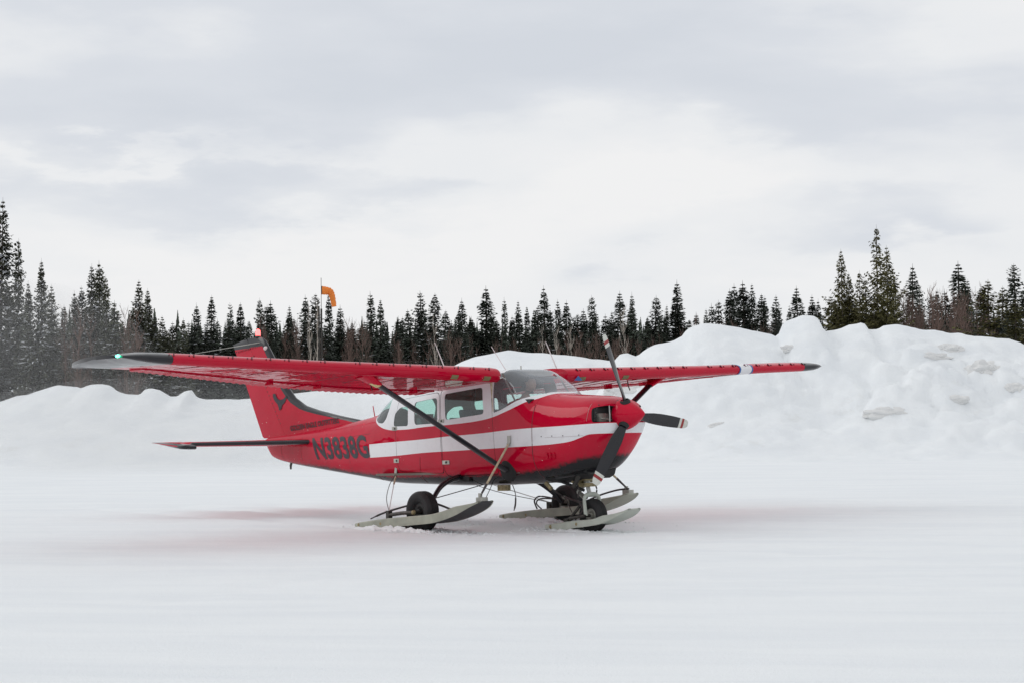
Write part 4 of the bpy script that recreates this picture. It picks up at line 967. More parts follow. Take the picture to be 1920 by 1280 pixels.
mb = MB(); rr = []; ZR = [1.285, 1.31, 1.5, 1.8, 2.1, 2.4, 2.69, 2.72, 2.775, 2.80, 2.83]
for z in ZR:
    h, t_ = fhinge(z) - .008, fte(min(z, 2.77)); th_ = float(np.interp(z, [1.3, 2.0, 2.8], [.043, .040, .024]))
    if z > 2.78: t_ = float(np.interp(z, [2.775, 2.83], [t_, h - .15]))
    if z < 1.30: t_ += .03
    xsx = [h, h + (t_ - h) * .35, h + (t_ - h) * .7, t_]
    k_ = [1, .8, .45, .08]
    rr.append([(x, -th_ * k, z) for x, k in zip(xsx, k_)] + [(x, th_ * k, z) for x, k in reversed(list(zip(xsx, k_)))])
mb.rings(rr, mif=lambda i, j: 1 if ZR[i] >= 2.685 else 0); rud = mb.build('rudder', [M['red'], M['black']], PL, ang=25)
mb = MB()
for k in range(18):
    z = 1.50 + k * .062; x = fhinge(z) + .015; mb.box((x, -.047 - .002 * (1 - k / 18), z), (.03, .006, .008), Matrix.Rotation(R(-30), 3, 'Y'))
o = mb.build('rivet_row', M['darkmetal'], fin, smooth=False); tag(o, kind='stuff')
mb = MB()
for k in range(16): mb.box((-6.99 - k * .05, -.036, 2.70 - k * .0035), (.012, .005, .022))
o = mb.build('cap_rivets', M['blackmatt'], fin, smooth=False); tag(o, kind='stuff')
# tail beacon, lit
bc = empty('beacon', (-7.12, 0, 2.835)); bc.parent = fin
mb = MB(); mb.lathe([(0, .045), (.03, .045), (.035, .035)], (0, 0, 0), (0, 0, 1), 16); mb.build('beacon_base', M['darkmetal'], bc)
mb = MB(); mb.lathe([(.034, .038), (.09, .040), (.12, .032), (.135, .015), (.138, .001)], (0, 0, 0), (0, 0, 1), 16); mb.build('beacon_lens', mat('red_beacon_glass', (.9, .1, .08), .3, emit=(1, .09, .09), es=4.5), bc)
rodpart('antenna', [(-6.98, -.02, 2.76), (-8.25, -.45, 2.66)], [.006, .004], M['alu'])
mb = MB(); mb.lathe([(-.02, .03), (0, .035), (.02, .03), (.03, .001)], (-6.86, -.035, 2.66), (.5, -1, 0), 12); mb.build('tail_light', M['ant'], fin)

# --- stabilizers and elevators
for s in (-1, 1):
    rr = []; YS = [.06, .2, .6, 1.0, 1.4, 1.70, 1.78, 1.80]
    def sle(y): return -5.50 - (y - .2) * .405
    def sz(y): return 1.195 + .008 * y
    for y in YS:
        a = sle(y) - (.03 if y > 1.79 else 0); h = -6.50; th_ = float(np.interp(y, [0, 1.8], [.052, .034])) * (1 if y < 1.79 else .5)
        us = [0, .012, .05, .13, .4, .75, 1]; kk = [0, .38, .72, .95, 1, .8, .6]
        rr.append([(a + (h - a) * u, s * y, sz(y) + th_ * k) for u, k in zip(us, kk)] + [(a + (h - a) * u, s * y, sz(y) - th_ * k) for u, k in reversed(list(zip(us, kk))[1:])])
    nn = len(rr[0]); mb = MB(); mb.rings(rr, mif=lambda i, j: 1 if (j < 2 or j >= nn - 2) else 0); stb = mb.build('stabilizer', [M['red'], M['black']], PL, ang=30)
    # elevator, trailing edge raised about 5 degrees, with horn balance at the tip
    E = Matrix.Translation((-6.5, 0, 1.197)) @ Matrix.Rotation(R(5.5), 4, 'Y') @ Matrix.Translation((6.5, 0, -1.197))
    rr = []; k = 0; y = .12
    while y < 1.815:
        te = -6.96 if y > .25 else -6.88; th_ = .030; bmp = .006 if k % 3 == 1 else 0
        xsx = [-6.512, -6.6, -6.8, te]; kk = [1, .85, .45, .1]
        rr.append([E @ Vector((x, s * y, sz(y) + th_ * q + (bmp if 0 < i < 3 else 0))) for i, (x, q) in enumerate(zip(xsx, kk))] + [E @ Vector((x, s * y, sz(y) - th_ * q - (bmp if q in (.85, .45) else 0))) for x, q in reversed(list(zip(xsx, kk)))])
        y += .035; k += 1
    mb = MB(); mb.rings(rr); el_ = link('elevator', mb.mesh('elevator', smooth=False), stb, [M['red']])
    rr = []
    for y, a, t_ in ((1.822, -5.97, -6.96), (1.90, -5.99, -6.965), (1.95, -6.06, -6.97), (1.985, -6.22, -6.97)):
        th_ = .036 if y < 1.98 else .008
        us = [0, .03, .15, .5, 1]; kk = [.35, .8, 1, .7, .08]
        rr.append([E @ Vector((a + (t_ - a) * u, s * y, sz(1.8) + th_ * q)) for u, q in zip(us, kk)] + [E @ Vector((a + (t_ - a) * u, s * y, sz(1.8) - th_ * q)) for u, q in reversed(list(zip(us, kk)))])
    mb = MB(); mb.rings(rr, mif=lambda i, j: 1 if (j in (0, 1, 7, 8, 9) or i > 0) else 0); mb.build('elevator_horn', [M['red'], M['black']], stb, ang=30)

# --- lettering on the skin (font outlines laid on the surface)
def lettering(nm, txt, x0, x1, zb, zt_, shear, mt, fn, bold=.0, slope=0.0, parent=None):
    c = bpy.data.curves.new(nm, 'FONT'); c.body = txt; c.size = 1; c.offset = bold; c.resolution_u = 4; c.space_character = 1.02
    o = bpy.data.objects.new('t', c); COL.objects.link(o); me = ev(o); bpy.data.objects.remove(o)
    co = np.array([v.co for v in me.vertices]); mn, mx = co.min(0), co.max(0)
    bm = bmesh.new(); bm.from_mesh(me)
    bmesh.ops.dissolve_limit(bm, angle_limit=R(1), verts=bm.verts, edges=bm.edges)
    for k in range(1, 12):
        zc = mn[1] + (mx[1] - mn[1]) * k / 12
        bmesh.ops.bisect_plane(bm, geom=bm.verts[:] + bm.edges[:] + bm.faces[:], plane_co=(0, zc, 0), plane_no=(0, 1, 0))
    bmesh.ops.triangulate(bm, faces=bm.faces)
    for v in bm.verts:
        u = (v.co.x - mn[0]) / (mx[0] - mn[0]); q = (v.co.y - mn[1]) / (mx[1] - mn[1])
        x = x0 + (x1 - x0) * u + shear * (q - .5); z = zb + (zt_ - zb) * q + slope * u
        v.co = fn(x, z)
    m2 = bpy.data.meshes.new(nm); bm.to_mesh(m2); bm.free(); return link(nm, m2, parent or PL, [mt])
M['letter'] = mat('dark_grey_lettering', (.030, .026, .034), .55, var=.4, vscale=20)
lettering('registration', 'N3838G', -5.36, -3.82, .93, 1.255, -.16, M['letter'], lambda x, z: S(x, z, -1, .004), .03)
lettering('registration', 'N3838G', -3.83, -5.31, .945, 1.245, .16, M['letter'], lambda x, z: S(x, z, 1, .004), .035)
def onfin(side):
    def f(x, z):
        return Vector((x, side * .0635, z))
    return f
M['letter2'] = mat('faded_lettering', (.045, .018, .024), .6, var=.4, vscale=30)
lettering('company_name', 'GOLDEN EAGLE OUTFITTERS', -6.20, -4.94, 1.372, 1.452, -.02, M['letter2'], onfin(-1), .03, slope=.082, parent=fin)
# flying bird silhouette on the fin
bird = [(-6.70, 1.975), (-6.62, 1.985), (-6.56, 1.90), (-6.48, 1.86), (-6.36, 1.875), (-6.26, 1.93), (-6.235, 1.895), (-6.31, 1.81), (-6.40, 1.765), (-6.43, 1.70), (-6.50, 1.675), (-6.52, 1.74), (-6.55, 1.79), (-6.64, 1.85), (-6.69, 1.91)]
mb = MB(); mb.add([(-6.42 + (x + 6.42) * .82, -.0635, 1.80 + (z - 1.80) * .85) for x, z in bird], [tuple(range(len(bird)))]); mb.build('bird_emblem', M['letter'], fin, smooth=False, recalc=False)

# seams drawn as narrow raised laps along the skin
def lap(pts, wd=.006, side=-1, nm='panel_seam', mt=None):
    P = []
    for i in range(len(pts) - 1):
        for k in range(8): t = k / 8; P.append((pts[i][0] * (1 - t) + pts[i + 1][0] * t, pts[i][1] * (1 - t) + pts[i + 1][1] * t))
    P.append(pts[-1]); mb = MB(); mb.tube([S(x, z, side, .0005) for x, z in P], wd / 2, 5, cap=False); mb.build(nm, mt or M['seamred'], PL)
M['seamred'] = mat('dark_seam', (.12, .03, .035), .6)
for a in ([(-3.72, .62), (-3.62, .75)], [(-2.56, .58), (-2.50, .74), (-2.46, .92)]): lap(a)
for xx_ in (-4.35, -5.05, -5.75, -6.35): lap([(xx_, sec(xx_)[1] + .03), (xx_ + .005, sec(xx_)[0] - .04)], .005)
lap([(-6.3, 1.16), (-5.2, 1.20), (-3.75, 1.27)], .004)
lap([(SEAM, .62), (SEAM, 1.0), (SEAM, 1.3), (SEAM, 1.52)], .009)
lap([(.72, 1.29), (.735, 1.40), (.73, 1.50)], .004, mt=M['alu']); lap([(.06, 1.115), (.35, 1.115), (.66, 1.12)], .0022)
mb = MB()
for x in (.0, .18, .36, .60): mb.lathe([(0, .007), (.004, .006), (.005, .001)], S(x, 1.13, -1, .001), (0, -1, 0), 8)
for k in range(5): mb.lathe([(0, .010), (.006, .007), (.007, .001)], S(.835 - abs(k - 2) * .004, 1.30 + k * .045, -1, .001), (.3, -1, 0), 8)
o = mb.build('cowl_fastener', M['darkmetal'], PL); tag(o, kind='stuff')
for k in range(3):      # louvres on the lower cowl
    mb = MB(); mb.tube([S(.08 + k * .055, .86 + .012 * math.sin(j) + j * .022, -1, .004) + Vector((.018 * math.sin(j / 3 * math.pi), 0, 0)) for j in range(4)], .011, 6); mb.build('louvre', M['redplain'], PL)

# --- landing gear
for s in (-1, 1):
    pts = curve_pts([(-1.66, s * .42, .66), (-1.68, s * .62, .625), (-1.63, s * .84, .54), (-1.56, s * 1.02, .40), (-1.52, s * 1.13, .27), (-1.50, s * 1.15, .245)], 5)
    mb = MB(); mb.tube(pts, [.040 - .012 * i / len(pts) for i in range(len(pts))], 10, flat=.8); leg = mb.build('gear_leg', M['black'], PL)
    mb = MB(); mb.tube([p + Vector((.045, 0, .02)) for p in pts[4:-3]], .007, 5); mb.build('brake_line', M['wire'], leg)
    mb = MB(); mb.box((-1.62, s * .40, .625), (.22, .14, .07)); mb.build('leg_fairing', M['blackmatt'], leg)
def wheel(x, y, z, r, wd, nm='wheel', rimm=None):
    e_ = empty(nm, (x, y, z)); e_.parent = PL
    p = []; ri = r * .42; h = wd / 2
    P_ = [(-h * .55, ri), (-h * .8, ri * 1.25), (-h * .98, r * .72), (-h * .92, r * .86), (-h * .72, r * .955), (-h * .55, r * .985)]
    for c in (-.36, -.12, .12, .36): P_ += [(h * (c - .07), r * .996), (h * (c - .055), r * .972), (h * (c + .055), r * .972), (h * (c + .07), r * .998)]
    P_ += [(-a, b) for a, b in reversed(P_[:6])]
    mb = MB(); mb.lathe(P_, (0, 0, 0), (0, 1, 0), 48, closed=True); mb.build('tyre', M['rubber'], e_, ang=30)
    mb = MB()
    for s in (-1, 1): mb.lathe([(s * h * .2, ri * .2), (s * h * .35, ri * .55), (s * h * .42, ri * .62), (s * h * .45, ri * .95), (s * h * .6, ri * 1.03), (s * h * .5, ri * 1.06)], (0, 0, 0), (0, 1, 0), 32)
    mb.lathe([(-h * .75, .001), (-h * .75, .035), (h * .75, .035), (h * .75, .001)], (0, 0, 0), (0, 1, 0), 14)
    mb.build('rim', rimm or M['alu'], e_); return e_
wheel(-1.515, -1.24, .242, .255, .20, rimm=M['panel']); wheel(-1.515, 1.24, .242, .25, .20); NW = wheel(.30, 0, .145, .205, .15)
def ski(yc, half, top, bot, mats, nm, slot):
    """wheel-ski: plate with upturned toe, raised side rails, open slot for the wheel"""
    e_ = empty(nm, (0, 0, 0)); e_.parent = PL
    tx = [p[0] for p in top]; tz = [p[1] for p in top]; bx = [p[0] for p in bot]; bz = [p[1] for p in bot]
    xs_ = np.linspace(max(tx[0], bx[0]) + .001, min(tx[-1], bx[-1]), 44)
    zt_ = lambda x: catmull(tx, tz, x); zb_ = lambda x: catmull(bx, bz, x)
    # plate, split round the wheel slot
    def plate(x0, x1, ya, yb):
        X = [x for x in xs_ if x0 < x < x1]; X = [x0] + X + [x1]; mb = MB(); rr = []
        for x in X:
            t = (x - xs_[-1]) + .22; kx = 1 - .35 * max(0, t / .22) ** 2; kx *= 1 - .25 * max(0, (xs_[0] + .18 - x) / .18)
            a, b = yc + (ya - yc) * kx, yc + (yb - yc) * kx; zz = zb_(x)
            lip = .0
            rr.append([(x, a, zz), (x, b, zz), (x, b, zz + .016), (x, a, zz + .016)])
        mb.rings(rr); return mb
    P0, P1 = xs_[0], xs_[-1]
    for (a, b, c, d) in ((P0, slot[0], -half, half), (slot[1], P1, -half, half), (slot[0], slot[1], -half, -slot[2]), (slot[0], slot[1], slot[2], half)):
        plate(a + (.001 if a in slot else 0), b - (.001 if b in slot else 0), yc + c, yc + d).build('plate', mats[1], e_, ang=25)
    for s in (-1, 1):
        rr = []
        for x in xs_:
            t = (x - xs_[-1]) + .22; kx = 1 - .35 * max(0, t / .22) ** 2; kx *= 1 - .25 * max(0, (xs_[0] + .18 - x) / .18)
            yo = yc + s * half * kx; yi = yc + s * (half * kx - .045); zt1 = zt_(x); zb1 = zb_(x)
            tt = min(1, (xs_[-1] - x) / .5 + .25)
            zt1 = zb1 + max(.02, (zt1 - zb1) * tt)
            rr.append([(x, yo + s * .003, zb1 - .002), (x, yo + s * .003, zt1 - .012), (x, yo - s * .008, zt1), (x, yi, zt1), (x, yi, zb1 + .004)])
        mb = MB(); mb.rings(rr); mb.build('side_rail', mats[0], e_, ang=25)
    for x in (P0 + .14, P0 + .62):
        mb = MB(); mb.lathe([(0, .024), (.008, .020), (.012, .001)], (x, yc - half * .96 - .003, (zt_(x) + zb_(x)) / 2), (0, -1, 0), 12); mb.build('rail_bolt', M['brass'], e_)
    return e_
TOPM = [(-2.78, .085), (-2.5, .115), (-2.06, .155), (-1.5, .19), (-1.15, .212), (-.88, .255), (-.62, .32), (-.40, .385), (-.27, .405)]
BOTM = [(-2.78, .048), (-2.35, .022), (-1.9, .05), (-1.5, .078), (-1.12, .105), (-.88, .145), (-.62, .212), (-.40, .295), (-.27, .355)]
M['skidark'] = mat('dark_ski_underside', (.035, .037, .04), .55, var=.2)
s1 = ski(-1.24, .185, TOPM, BOTM, [M['skigrey'], M['skidark']], 'ski', (-1.80, -1.22, .115)); s1['label'] = 'ski of the near main wheel, pale rail and dark upturned toe'
s2 = ski(1.24, .185, TOPM, BOTM, [M['skigrey'], M['skigrey']], 'ski', (-1.80, -1.22, .115))
TOPN = [(-.46, .025), (-.1, .065), (.2, .09), (.43, .105), (.60, .145), (.78, .19), (.92, .235), (1.02, .265)]
BOTN = [(-.46, -.015), (-.2, -.035), (.15, .0), (.45, .03), (.60, .06), (.78, .11), (.92, .165), (1.02, .215)]
s3 = ski(0, .16, TOPN, BOTN, [M['skipale'], M['skipale']], 'ski', (.06, .54, .095))
# axle fittings, pivots, hoses
for s in (-1, 1):
    sk = s1 if s < 0 else s2
    mb = MB(); mb.tube([(-1.50, s * 1.10, .235), (-1.50, s * 1.40, .235)], .022, 8); mb.tube([(-1.50, s * 1.37, .235), (-1.75, s * 1.385, .225), (-2.02, s * 1.385, .20)], .024, 8); mb.box((-2.03, s * 1.38, .205), (.06, .06, .10)); mb.build('pivot_arm', M['darkmetal'], sk)
    mb = MB(); mb.lathe([(0, .03), (.03, .025), (.04, .001)], (-1.50, s * 1.385, .235), (0, s, 0), 12); mb.build('pivot_cap', M['brass'], sk)
    mb = MB(); mb.box((-.34, s * 1.24, .385), (.12, .09, .06)); mb.box((-.37, s * 1.24, .43), (.03, .04, .07)); mb.build('toe_bracket', M['alu'], sk, smooth=False)
    hy = 1.10
    mb = MB(); mb.tube(curve_pts([(-1.40, s * hy, .33), (-1.28, s * (hy - .01), .30), (-1.1, s * (hy), .26), (-.95, s * (hy + .02), .265)], 5), .014, 6); mb.build('hose', M['wire'], sk)
    # front rod and bungee, rear cable
    a = S(-.575, 1.085, s, .012); b = Vector((-.36, s * 1.24, .44))
    m_ = a.lerp(b, .80)
    mb = MB(); mb.box(a + Vector((0, s * .006, .02)), (.05, .012, .10)); mb.box(a + Vector((-.004, s * .014, -.04)), (.04, .022, .04)); mb.build('rod_bracket', M['alu'], PL, smooth=False)
    mb = MB(); mb.tube([a + Vector((0, s * .02, -.04)), m_], .014, 8); mb.build('ski_rod', M['rod'], PL)
    rodpart('bungee', [m_, b], [.017, .011], M['wire'])
    a = S(-3.115, .735, s, .01); b = Vector((-2.03, s * 1.38, .25)); m_ = a.lerp(b, .32)
    mb = MB(); mb.box(a + Vector((0, s * .004, .0)), (.05, .012, .13), Matrix.Rotation(R(12), 3, 'Y')); mb.build('cable_bracket', M['alu'], PL, smooth=False)
    rodpart('spring', [a + Vector((.02, s * .02, -.06)), m_], [.013, .013], M['rod']); rodpart('cable', [m_, b], .0055, M['steel'])
    mb = MB(); mb.tube(curve_pts([a + Vector((0, s * .02, -.05)), a.lerp(b, .25) + Vector((-.11, 0, -.05)), a.lerp(b, .6) + Vector((-.12, 0, -.05)), b], 6), .005, 5); mb.build('slack_cable', M['wire'], PL)
    if s < 0: mb = MB(); mb.tube(curve_pts([(-1.25, s * .3, .55), (-1.0, s * .6, .42), (-.6, s * 1.0, .36), (-.38, s * 1.2, .40)], 6), .005, 5); s > 0 or mb.build('slack_cable', M['wire'], PL)
    mb = MB(); mb.tube(curve_pts([(-1.45, s * .2, .56), (-1.9, s * .65, .40), (-2.4, s * 1.08, .24), (-2.62, s * 1.24, .14)], 6), [.006] * 9 + [.013] * 7 + [.008] * 3, 6); mb.build('check_cable', M['wire'], PL)
mb = MB(); mb.tube(curve_pts([(-.32, 1.24, .43), (-.5, 1.2, .415), (-.75, 1.16, .36), (-.95, 1.14, .30)], 5), .012, 6); mb.build('hose', M['wire'], s2)
mb = MB(); mb.tube(curve_pts([(-1.95, 1.08, .17), (-1.98, 1.06, .28), (-1.88, 1.05, .34), (-1.7, 1.06, .33), (-1.55, 1.08, .30)], 5), .011, 6); mb.tube(curve_pts([(-1.85, 1.07, .17), (-1.93, 1.05, .25), (-1.83, 1.04, .31), (-1.6, 1.05, .31)], 5), .010, 6); mb.build('hose', M['wire'], s2)
# nose leg
ng = empty('nose_leg', (0, 0, 0)); ng.parent = PL
mb = MB(); mb.tube([(.17, 0, .72), (.215, 0, .50)], .042, 14); mb.tube([(.215, 0, .505), (.26, 0, .385)], .027, 12, 1); mb.build('oleo', [M['alu'], M['steel']], ng)
mb = MB(); mb.box((.20, 0, .52), (.12, .20, .045)); mb.box((.185, 0, .60), (.14, .16, .05)); mb.box((.12, -.02, .565), (.10, .12, .06)); mb.tube([(.12, -.17, .56), (.12, .17, .56)], .016, 8); mb.build('steering_collar', M['brass'], ng, ang=20)
mb = MB(); mb.tube([(.14, 0, .52), (.05, 0, .43)], [.026, .02], 8, flat=1.8); mb.tube([(.05, 0, .43), (.17, 0, .355)], [.02, .026], 8, flat=1.8); mb.build('torque_link', M['alu'], ng)
for s in (-1, 1):
    pts = curve_pts([(.265, s * .005, .40), (.275, s * .06, .40), (.28, s * .115, .37), (.285, s * .125, .28), (.30, s * .122, .145)], 4)
    mb = MB(); mb.tube(pts, [.03] * 6 + [.026] * 11, 10, flat=.45 if 0 else .8); mb.build('fork', M['skipale'], ng)
    mb = MB(); mb.tube(curve_pts([(.16, s * .14, .56), (.22, s * .15, .47), (.20, s * .15, .34), (.27, s * .145, .22), (.18, s * .15, .14)], 5), .010, 6); mb.build('hose', M['wire'], ng)
mb = MB(); mb.tube([(.30, -.165, .145), (.30, .165, .145)], .018, 8); mb.tube([(.30, -.15, .145), (.02, -.14, .11)], .020, 8); mb.tube([(.30, .15, .145), (.02, .14, .11)], .020, 8)
mb.tube([(.16, -.12, .14), (-.06, -.11, .07)], .014, 6); mb.box((-.06, -.11, .075), (.08, .05, .06)); mb.build('ski_linkage', M['darkmetal'], ng)
mb = MB(); mb.tube([(.02, -.12, .12), (.10, -.08, .22), (.16, -.02, .33)], .018, 6); mb.build('damper', M['darkmetal'], ng)
for s in (-1, 1):
    rodpart('brace_tube', [(-.12, s * .30, .62), (.10, s * .10, .50), (.19, s * .03, .45)], .018, M['blackmatt'], 8, ng)
rodpart('cable', [(-.25, -.28, .55), (-.02, -.16, .36), (.06, -.13, .18)], .006, M['wire'], 5, ng)
rodpart('pulley_block', [(-.22, -.30, .56), (-.14, -.28, .48)], .028, M['brass'], 8, ng)
# exhaust pipe
mb = MB(); mb.tube([(.28, -.20, .66), (.24, -.21, .56), (.18, -.21, .50)], .03, 12, cap=False); mb.build('exhaust_pipe', M['darkmetal'], PL)

# --- cabin interior
mb = MB(); mb.box((-2.0, 0, .70), (3.0, .96, .03)); mb.build('cabin_floor', M['interior'], PL, smooth=False)
mb = MB(); mb.prism(rounded([(-.30, 1.50), (-.22, 1.60), (-.45, 1.60), (-.55, 1.52), (-.52, 1.2), (-.36, 1.2)], .02), lambda p, a: (p[0], a, p[1]), -.50, .50); mb.build('instrument_panel', M['panel'], PL)
mb = MB(); mb.box((-3.28, 0, 1.12), (.02, .74, .80)); mb.build('rear_bulkhead', M['interior'], PL, smooth=False)
def make_seat():
    e_ = empty('seat'); mb = MB()
    mb.prism(rounded([(.0, 0), (.48, .04), (.48, .14), (.02, .12)], .04), lambda p, a: (p[0], a, p[1]), -.22, .22); mb.build('seat_cushion', M['seat'], e_)
    mb = MB(); mb.prism(rounded([(.05, .10), (-.10, .62), (-.20, .62), (-.05, .08)], .05), lambda p, a: (p[0], a, p[1]), -.22, .22); mb.build('backrest', M['seat'], e_)
    return e_
seat0 = make_seat()
for i, (x, y) in enumerate([(-1.45, .28), (-1.45, -.28), (-2.35, .28), (-2.35, -.28)]):
    if i == 0: e_ = seat0
    else:
        e_ = seat0.copy(); COL.objects.link(e_)
        for ch in seat0.children: c = ch.copy(); COL.objects.link(c); c.parent = e_
    e_.location = (x, y, .90 if x > -2 else .82); e_.parent = PL
for s in (-1, 1):
    mb = MB(); mb.tube([(-.52, s * .28, 1.38), (-.68, s * .28, 1.40)], .012, 8); mb.tube(curve_pts([(-.70, s * .28 - .16, 1.50), (-.69, s * .28 - .17, 1.40), (-.69, s * .28 - .06, 1.36), (-.69, s * .28 + .06, 1.36), (-.69, s * .28 + .17, 1.40), (-.70, s * .28 + .16, 1.50)], 4), .014, 8); mb.build('control_yoke', M['panel'], PL)
    rodpart('door_post', [(-.885, s * .548, 1.47), (-.93, s * .54, 1.84)], [.014, .014], M['rod'])
    rodpart('windshield_brace', [(-.78, s * .47, 1.94), (-.52, s * .50, 1.585)], [.011, .011], M['interior'])
rodpart('shoulder_harness', curve_pts([(-1.52, -.34, 1.88), (-1.50, -.36, 1.70), (-1.54, -.35, 1.58), (-1.50, -.34, 1.46), (-1.56, -.34, 1.40)], 5), .028, M['panel'])
rodpart('compass', [(-.62, .03, 1.86), (-.62, .03, 1.78)], .035, M['panel'], 12)
rodpart('sun_visor', [(-.78, .12, 1.92), (-.78, .46, 1.90)], .02, M['panel'], 6)

# ------------------------------------------------------------------ pilot
def skin_obj(name, joints, edges, radii, matl, parent, sub=2, root=0):
    me = bpy.data.meshes.new(name); me.from_pydata(joints, edges, []); o = bpy.data.objects.new(name, me); COL.objects.link(o)
    md = o.modifiers.new('skin', 'SKIN'); md.use_smooth_shade = True
    for i, r_ in enumerate(radii):
        sv = me.skin_vertices[0].data[i]; sv.radius = r_ if isinstance(r_, tuple) else (r_, r_)
        sv.use_root = (i == root)
    s_ = o.modifiers.new('sub', 'SUBSURF'); s_.levels = sub; s_.render_levels = sub
    m2 = ev(o); bpy.data.objects.remove(o); m2.name = name; m2.polygons.foreach_set('use_smooth', [True] * len(m2.polygons))
    return m2
py_ = .27
PI_ = empty('person', (PL.location.x, PL.location.y, PL.location.z), (0, -TH, 0)); PI_.parent = None
tag(PI_, 'pilot in orange jacket and dark headset sitting at the controls behind the windshield', 'person')
J = [(-1.28, py_, 1.04), (-1.30, py_, 1.20), (-1.27, py_, 1.42), (-1.24, py_, 1.56), (-1.20, py_, 1.66), (-1.17, py_, 1.72)]
Rr = [(.17, .13), (.16, .12), (.19, .12), (.15, .09), (.06, .06), (.055, .055)]
Ed = [(0, 1), (1, 2), (2, 3), (3, 4), (4, 5)]
for s in (-1, 1):
    b = len(J); J += [(-1.24, py_ + s * .19, 1.535), (-1.08, py_ + s * .26, 1.32), (-.84, py_ + s * .20, 1.42), (-.76, py_ + s * .17, 1.45)]; Rr += [.075, .055, .038, .030]; Ed += [(3, b), (b, b + 1), (b + 1, b + 2), (b + 2, b + 3)]
    b = len(J); J += [(-1.20, py_ + s * .10, 1.02), (-.80, py_ + s * .14, 1.10), (-.55, py_ + s * .13, .82), (-.42, py_ + s * .13, .78)]; Rr += [.09, .07, .05, .04]; Ed += [(0, b), (b, b + 1), (b + 1, b + 2), (b + 2, b + 3)]
me = skin_obj('body', J, Ed, Rr, None, PI_)
HC = Vector((-1.105, py_, 1.815))
bm = bmesh.new(); bm.from_mesh(me)
# head: shaped sphere with brow, nose, chin, turned slightly down
tmp = bmesh.new(); bmesh.ops.create_uvsphere(tmp, u_segments=32, v_segments=24, radius=1)
for v in tmp.verts:
    x, y, z = v.co; X = x * .098; Y = y * .077; Z = z * .118
    if z < 0: X *= 1 + .05 * z; Y *= 1 + .28 * z
    if x > .55:
        nose = math.exp(-((y / .16) ** 2)) * math.exp(-(((z + .12) / .20) ** 2)); X += .030 * nose
        X += .008 * math.exp(-(((z - .28) / .12) ** 2)) - .010 * math.exp(-(((z - .10) / .09) ** 2)) * math.exp(-(((abs(y) - .33) / .16) ** 2))
        X += .008 * math.exp(-(((z + .45) / .07) ** 2)) * math.exp(-((y / .3) ** 2)) + .012 * math.exp(-(((z + .85) / .2) ** 2))
    v.co = Vector((X, Y, Z))
for s in (-1, 1):
    bmesh.ops.create_uvsphere(tmp, u_segments=8, v_segments=6, radius=1, matrix=Matrix.Translation((-.002, s * .078, -.005)) @ Matrix.Diagonal((.020, .010, .030, 1)))
rot = Matrix.Translation(HC) @ Matrix.Rotation(R(-12), 4, 'Z') @ Matrix.Rotation(R(16), 4, 'Y')
bmesh.ops.transform(tmp, matrix=rot, verts=tmp.verts)
tm = bpy.data.meshes.new('h'); tmp.to_mesh(tm); tmp.free(); bm.from_mesh(tm)
# hands: palm and five fingers closed round the yoke
bm.to_mesh(me); bm.free()
me.polygons.foreach_set('use_smooth', [True] * len(me.polygons))
me.materials.append(M['skin']); link('body', me, PI_)
for s in (-1, 1):
    J2 = [(-.77, py_ + s * .17, 1.45), (-.715, py_ + s * .165, 1.455)]; E2 = [(0, 1)]; R2 = [.026, .030]
    for k in range(4):
        z0 = 1.485 - k * .019; ln_ = (.9, 1.0, .95, .8)[k]; b = len(J2)
        J2 += [(-.695, py_ + s * .165, z0), (-.672, py_ + s * (.165 - .006), z0 + .002), (-.664, py_ + s * (.165 - .028 * ln_), z0), (-.684, py_ + s * (.165 - .040 * ln_), z0)]
        E2 += [(1, b), (b, b + 1), (b + 1, b + 2), (b + 2, b + 3)]; R2 += [.0095, .0085, .008, .0075]
    b = len(J2); J2 += [(-.735, py_ + s * .145, 1.485), (-.71, py_ + s * .13, 1.505), (-.69, py_ + s * .128, 1.512)]; E2 += [(0, b), (b, b + 1), (b + 1, b + 2)]; R2 += [.012, .0095, .0085]
    h = skin_obj('hand', J2, E2, R2, None, PI_, 1); h.materials.append(M['skin']); link('hand', h, PI_)
def shell(pred, name, mt, off):
    m2 = me.copy(); b = bmesh.new(); b.from_mesh(m2); b.normal_update()
    bmesh.ops.delete(b, geom=[v for v in b.verts if not pred(v.co)], context='VERTS'); b.normal_update()
    for v in b.verts: v.co += v.normal * off
    b.to_mesh(m2); b.free(); m2.materials.clear(); return link(name, m2, PI_, [mt])
shell(lambda c: 1.0 < c.z < 1.64 and not (c.x > -.80) and (c.x < -1.0 or c.z > 1.2), 'jacket', M['jacket'], .012)
shell(lambda c: c.z < 1.2 and (c.x > -1.42), 'trousers', M['trouser'], .008)
inv = rot.inverted()
M['hair'] = mat('short_dark_hair', (.03, .022, .018), .8, var=.3, vscale=60)
def hairy(c):
    q = inv @ c
    return c.z > 1.70 and q.z > -.04 and q.x < .045 + .35 * (q.z - .05) and not (q.x > .0 and q.z < .045) and abs(q.y) < .1
shell(hairy, 'hair', M['hair'], .008)
hs = empty('headset'); hs.parent = PI_
mb = MB(); mb.tube([rot @ Vector((-.01, .092 * math.cos(t), .012 + .125 * math.sin(t))) for t in np.linspace(0, math.pi, 15)], .010, 8); mb.build('headband', M['panel'], hs)
for s in (-1, 1):
    mb = MB(); mb.lathe([(0, .030), (.006, .040), (.026, .042), (.036, .030), (.038, .001)], rot @ Vector((-.005, s * .072, -.005)), rot.to_3x3() @ Vector((0, s, 0)), 20); mb.build('ear_cup', M['panel'], hs)
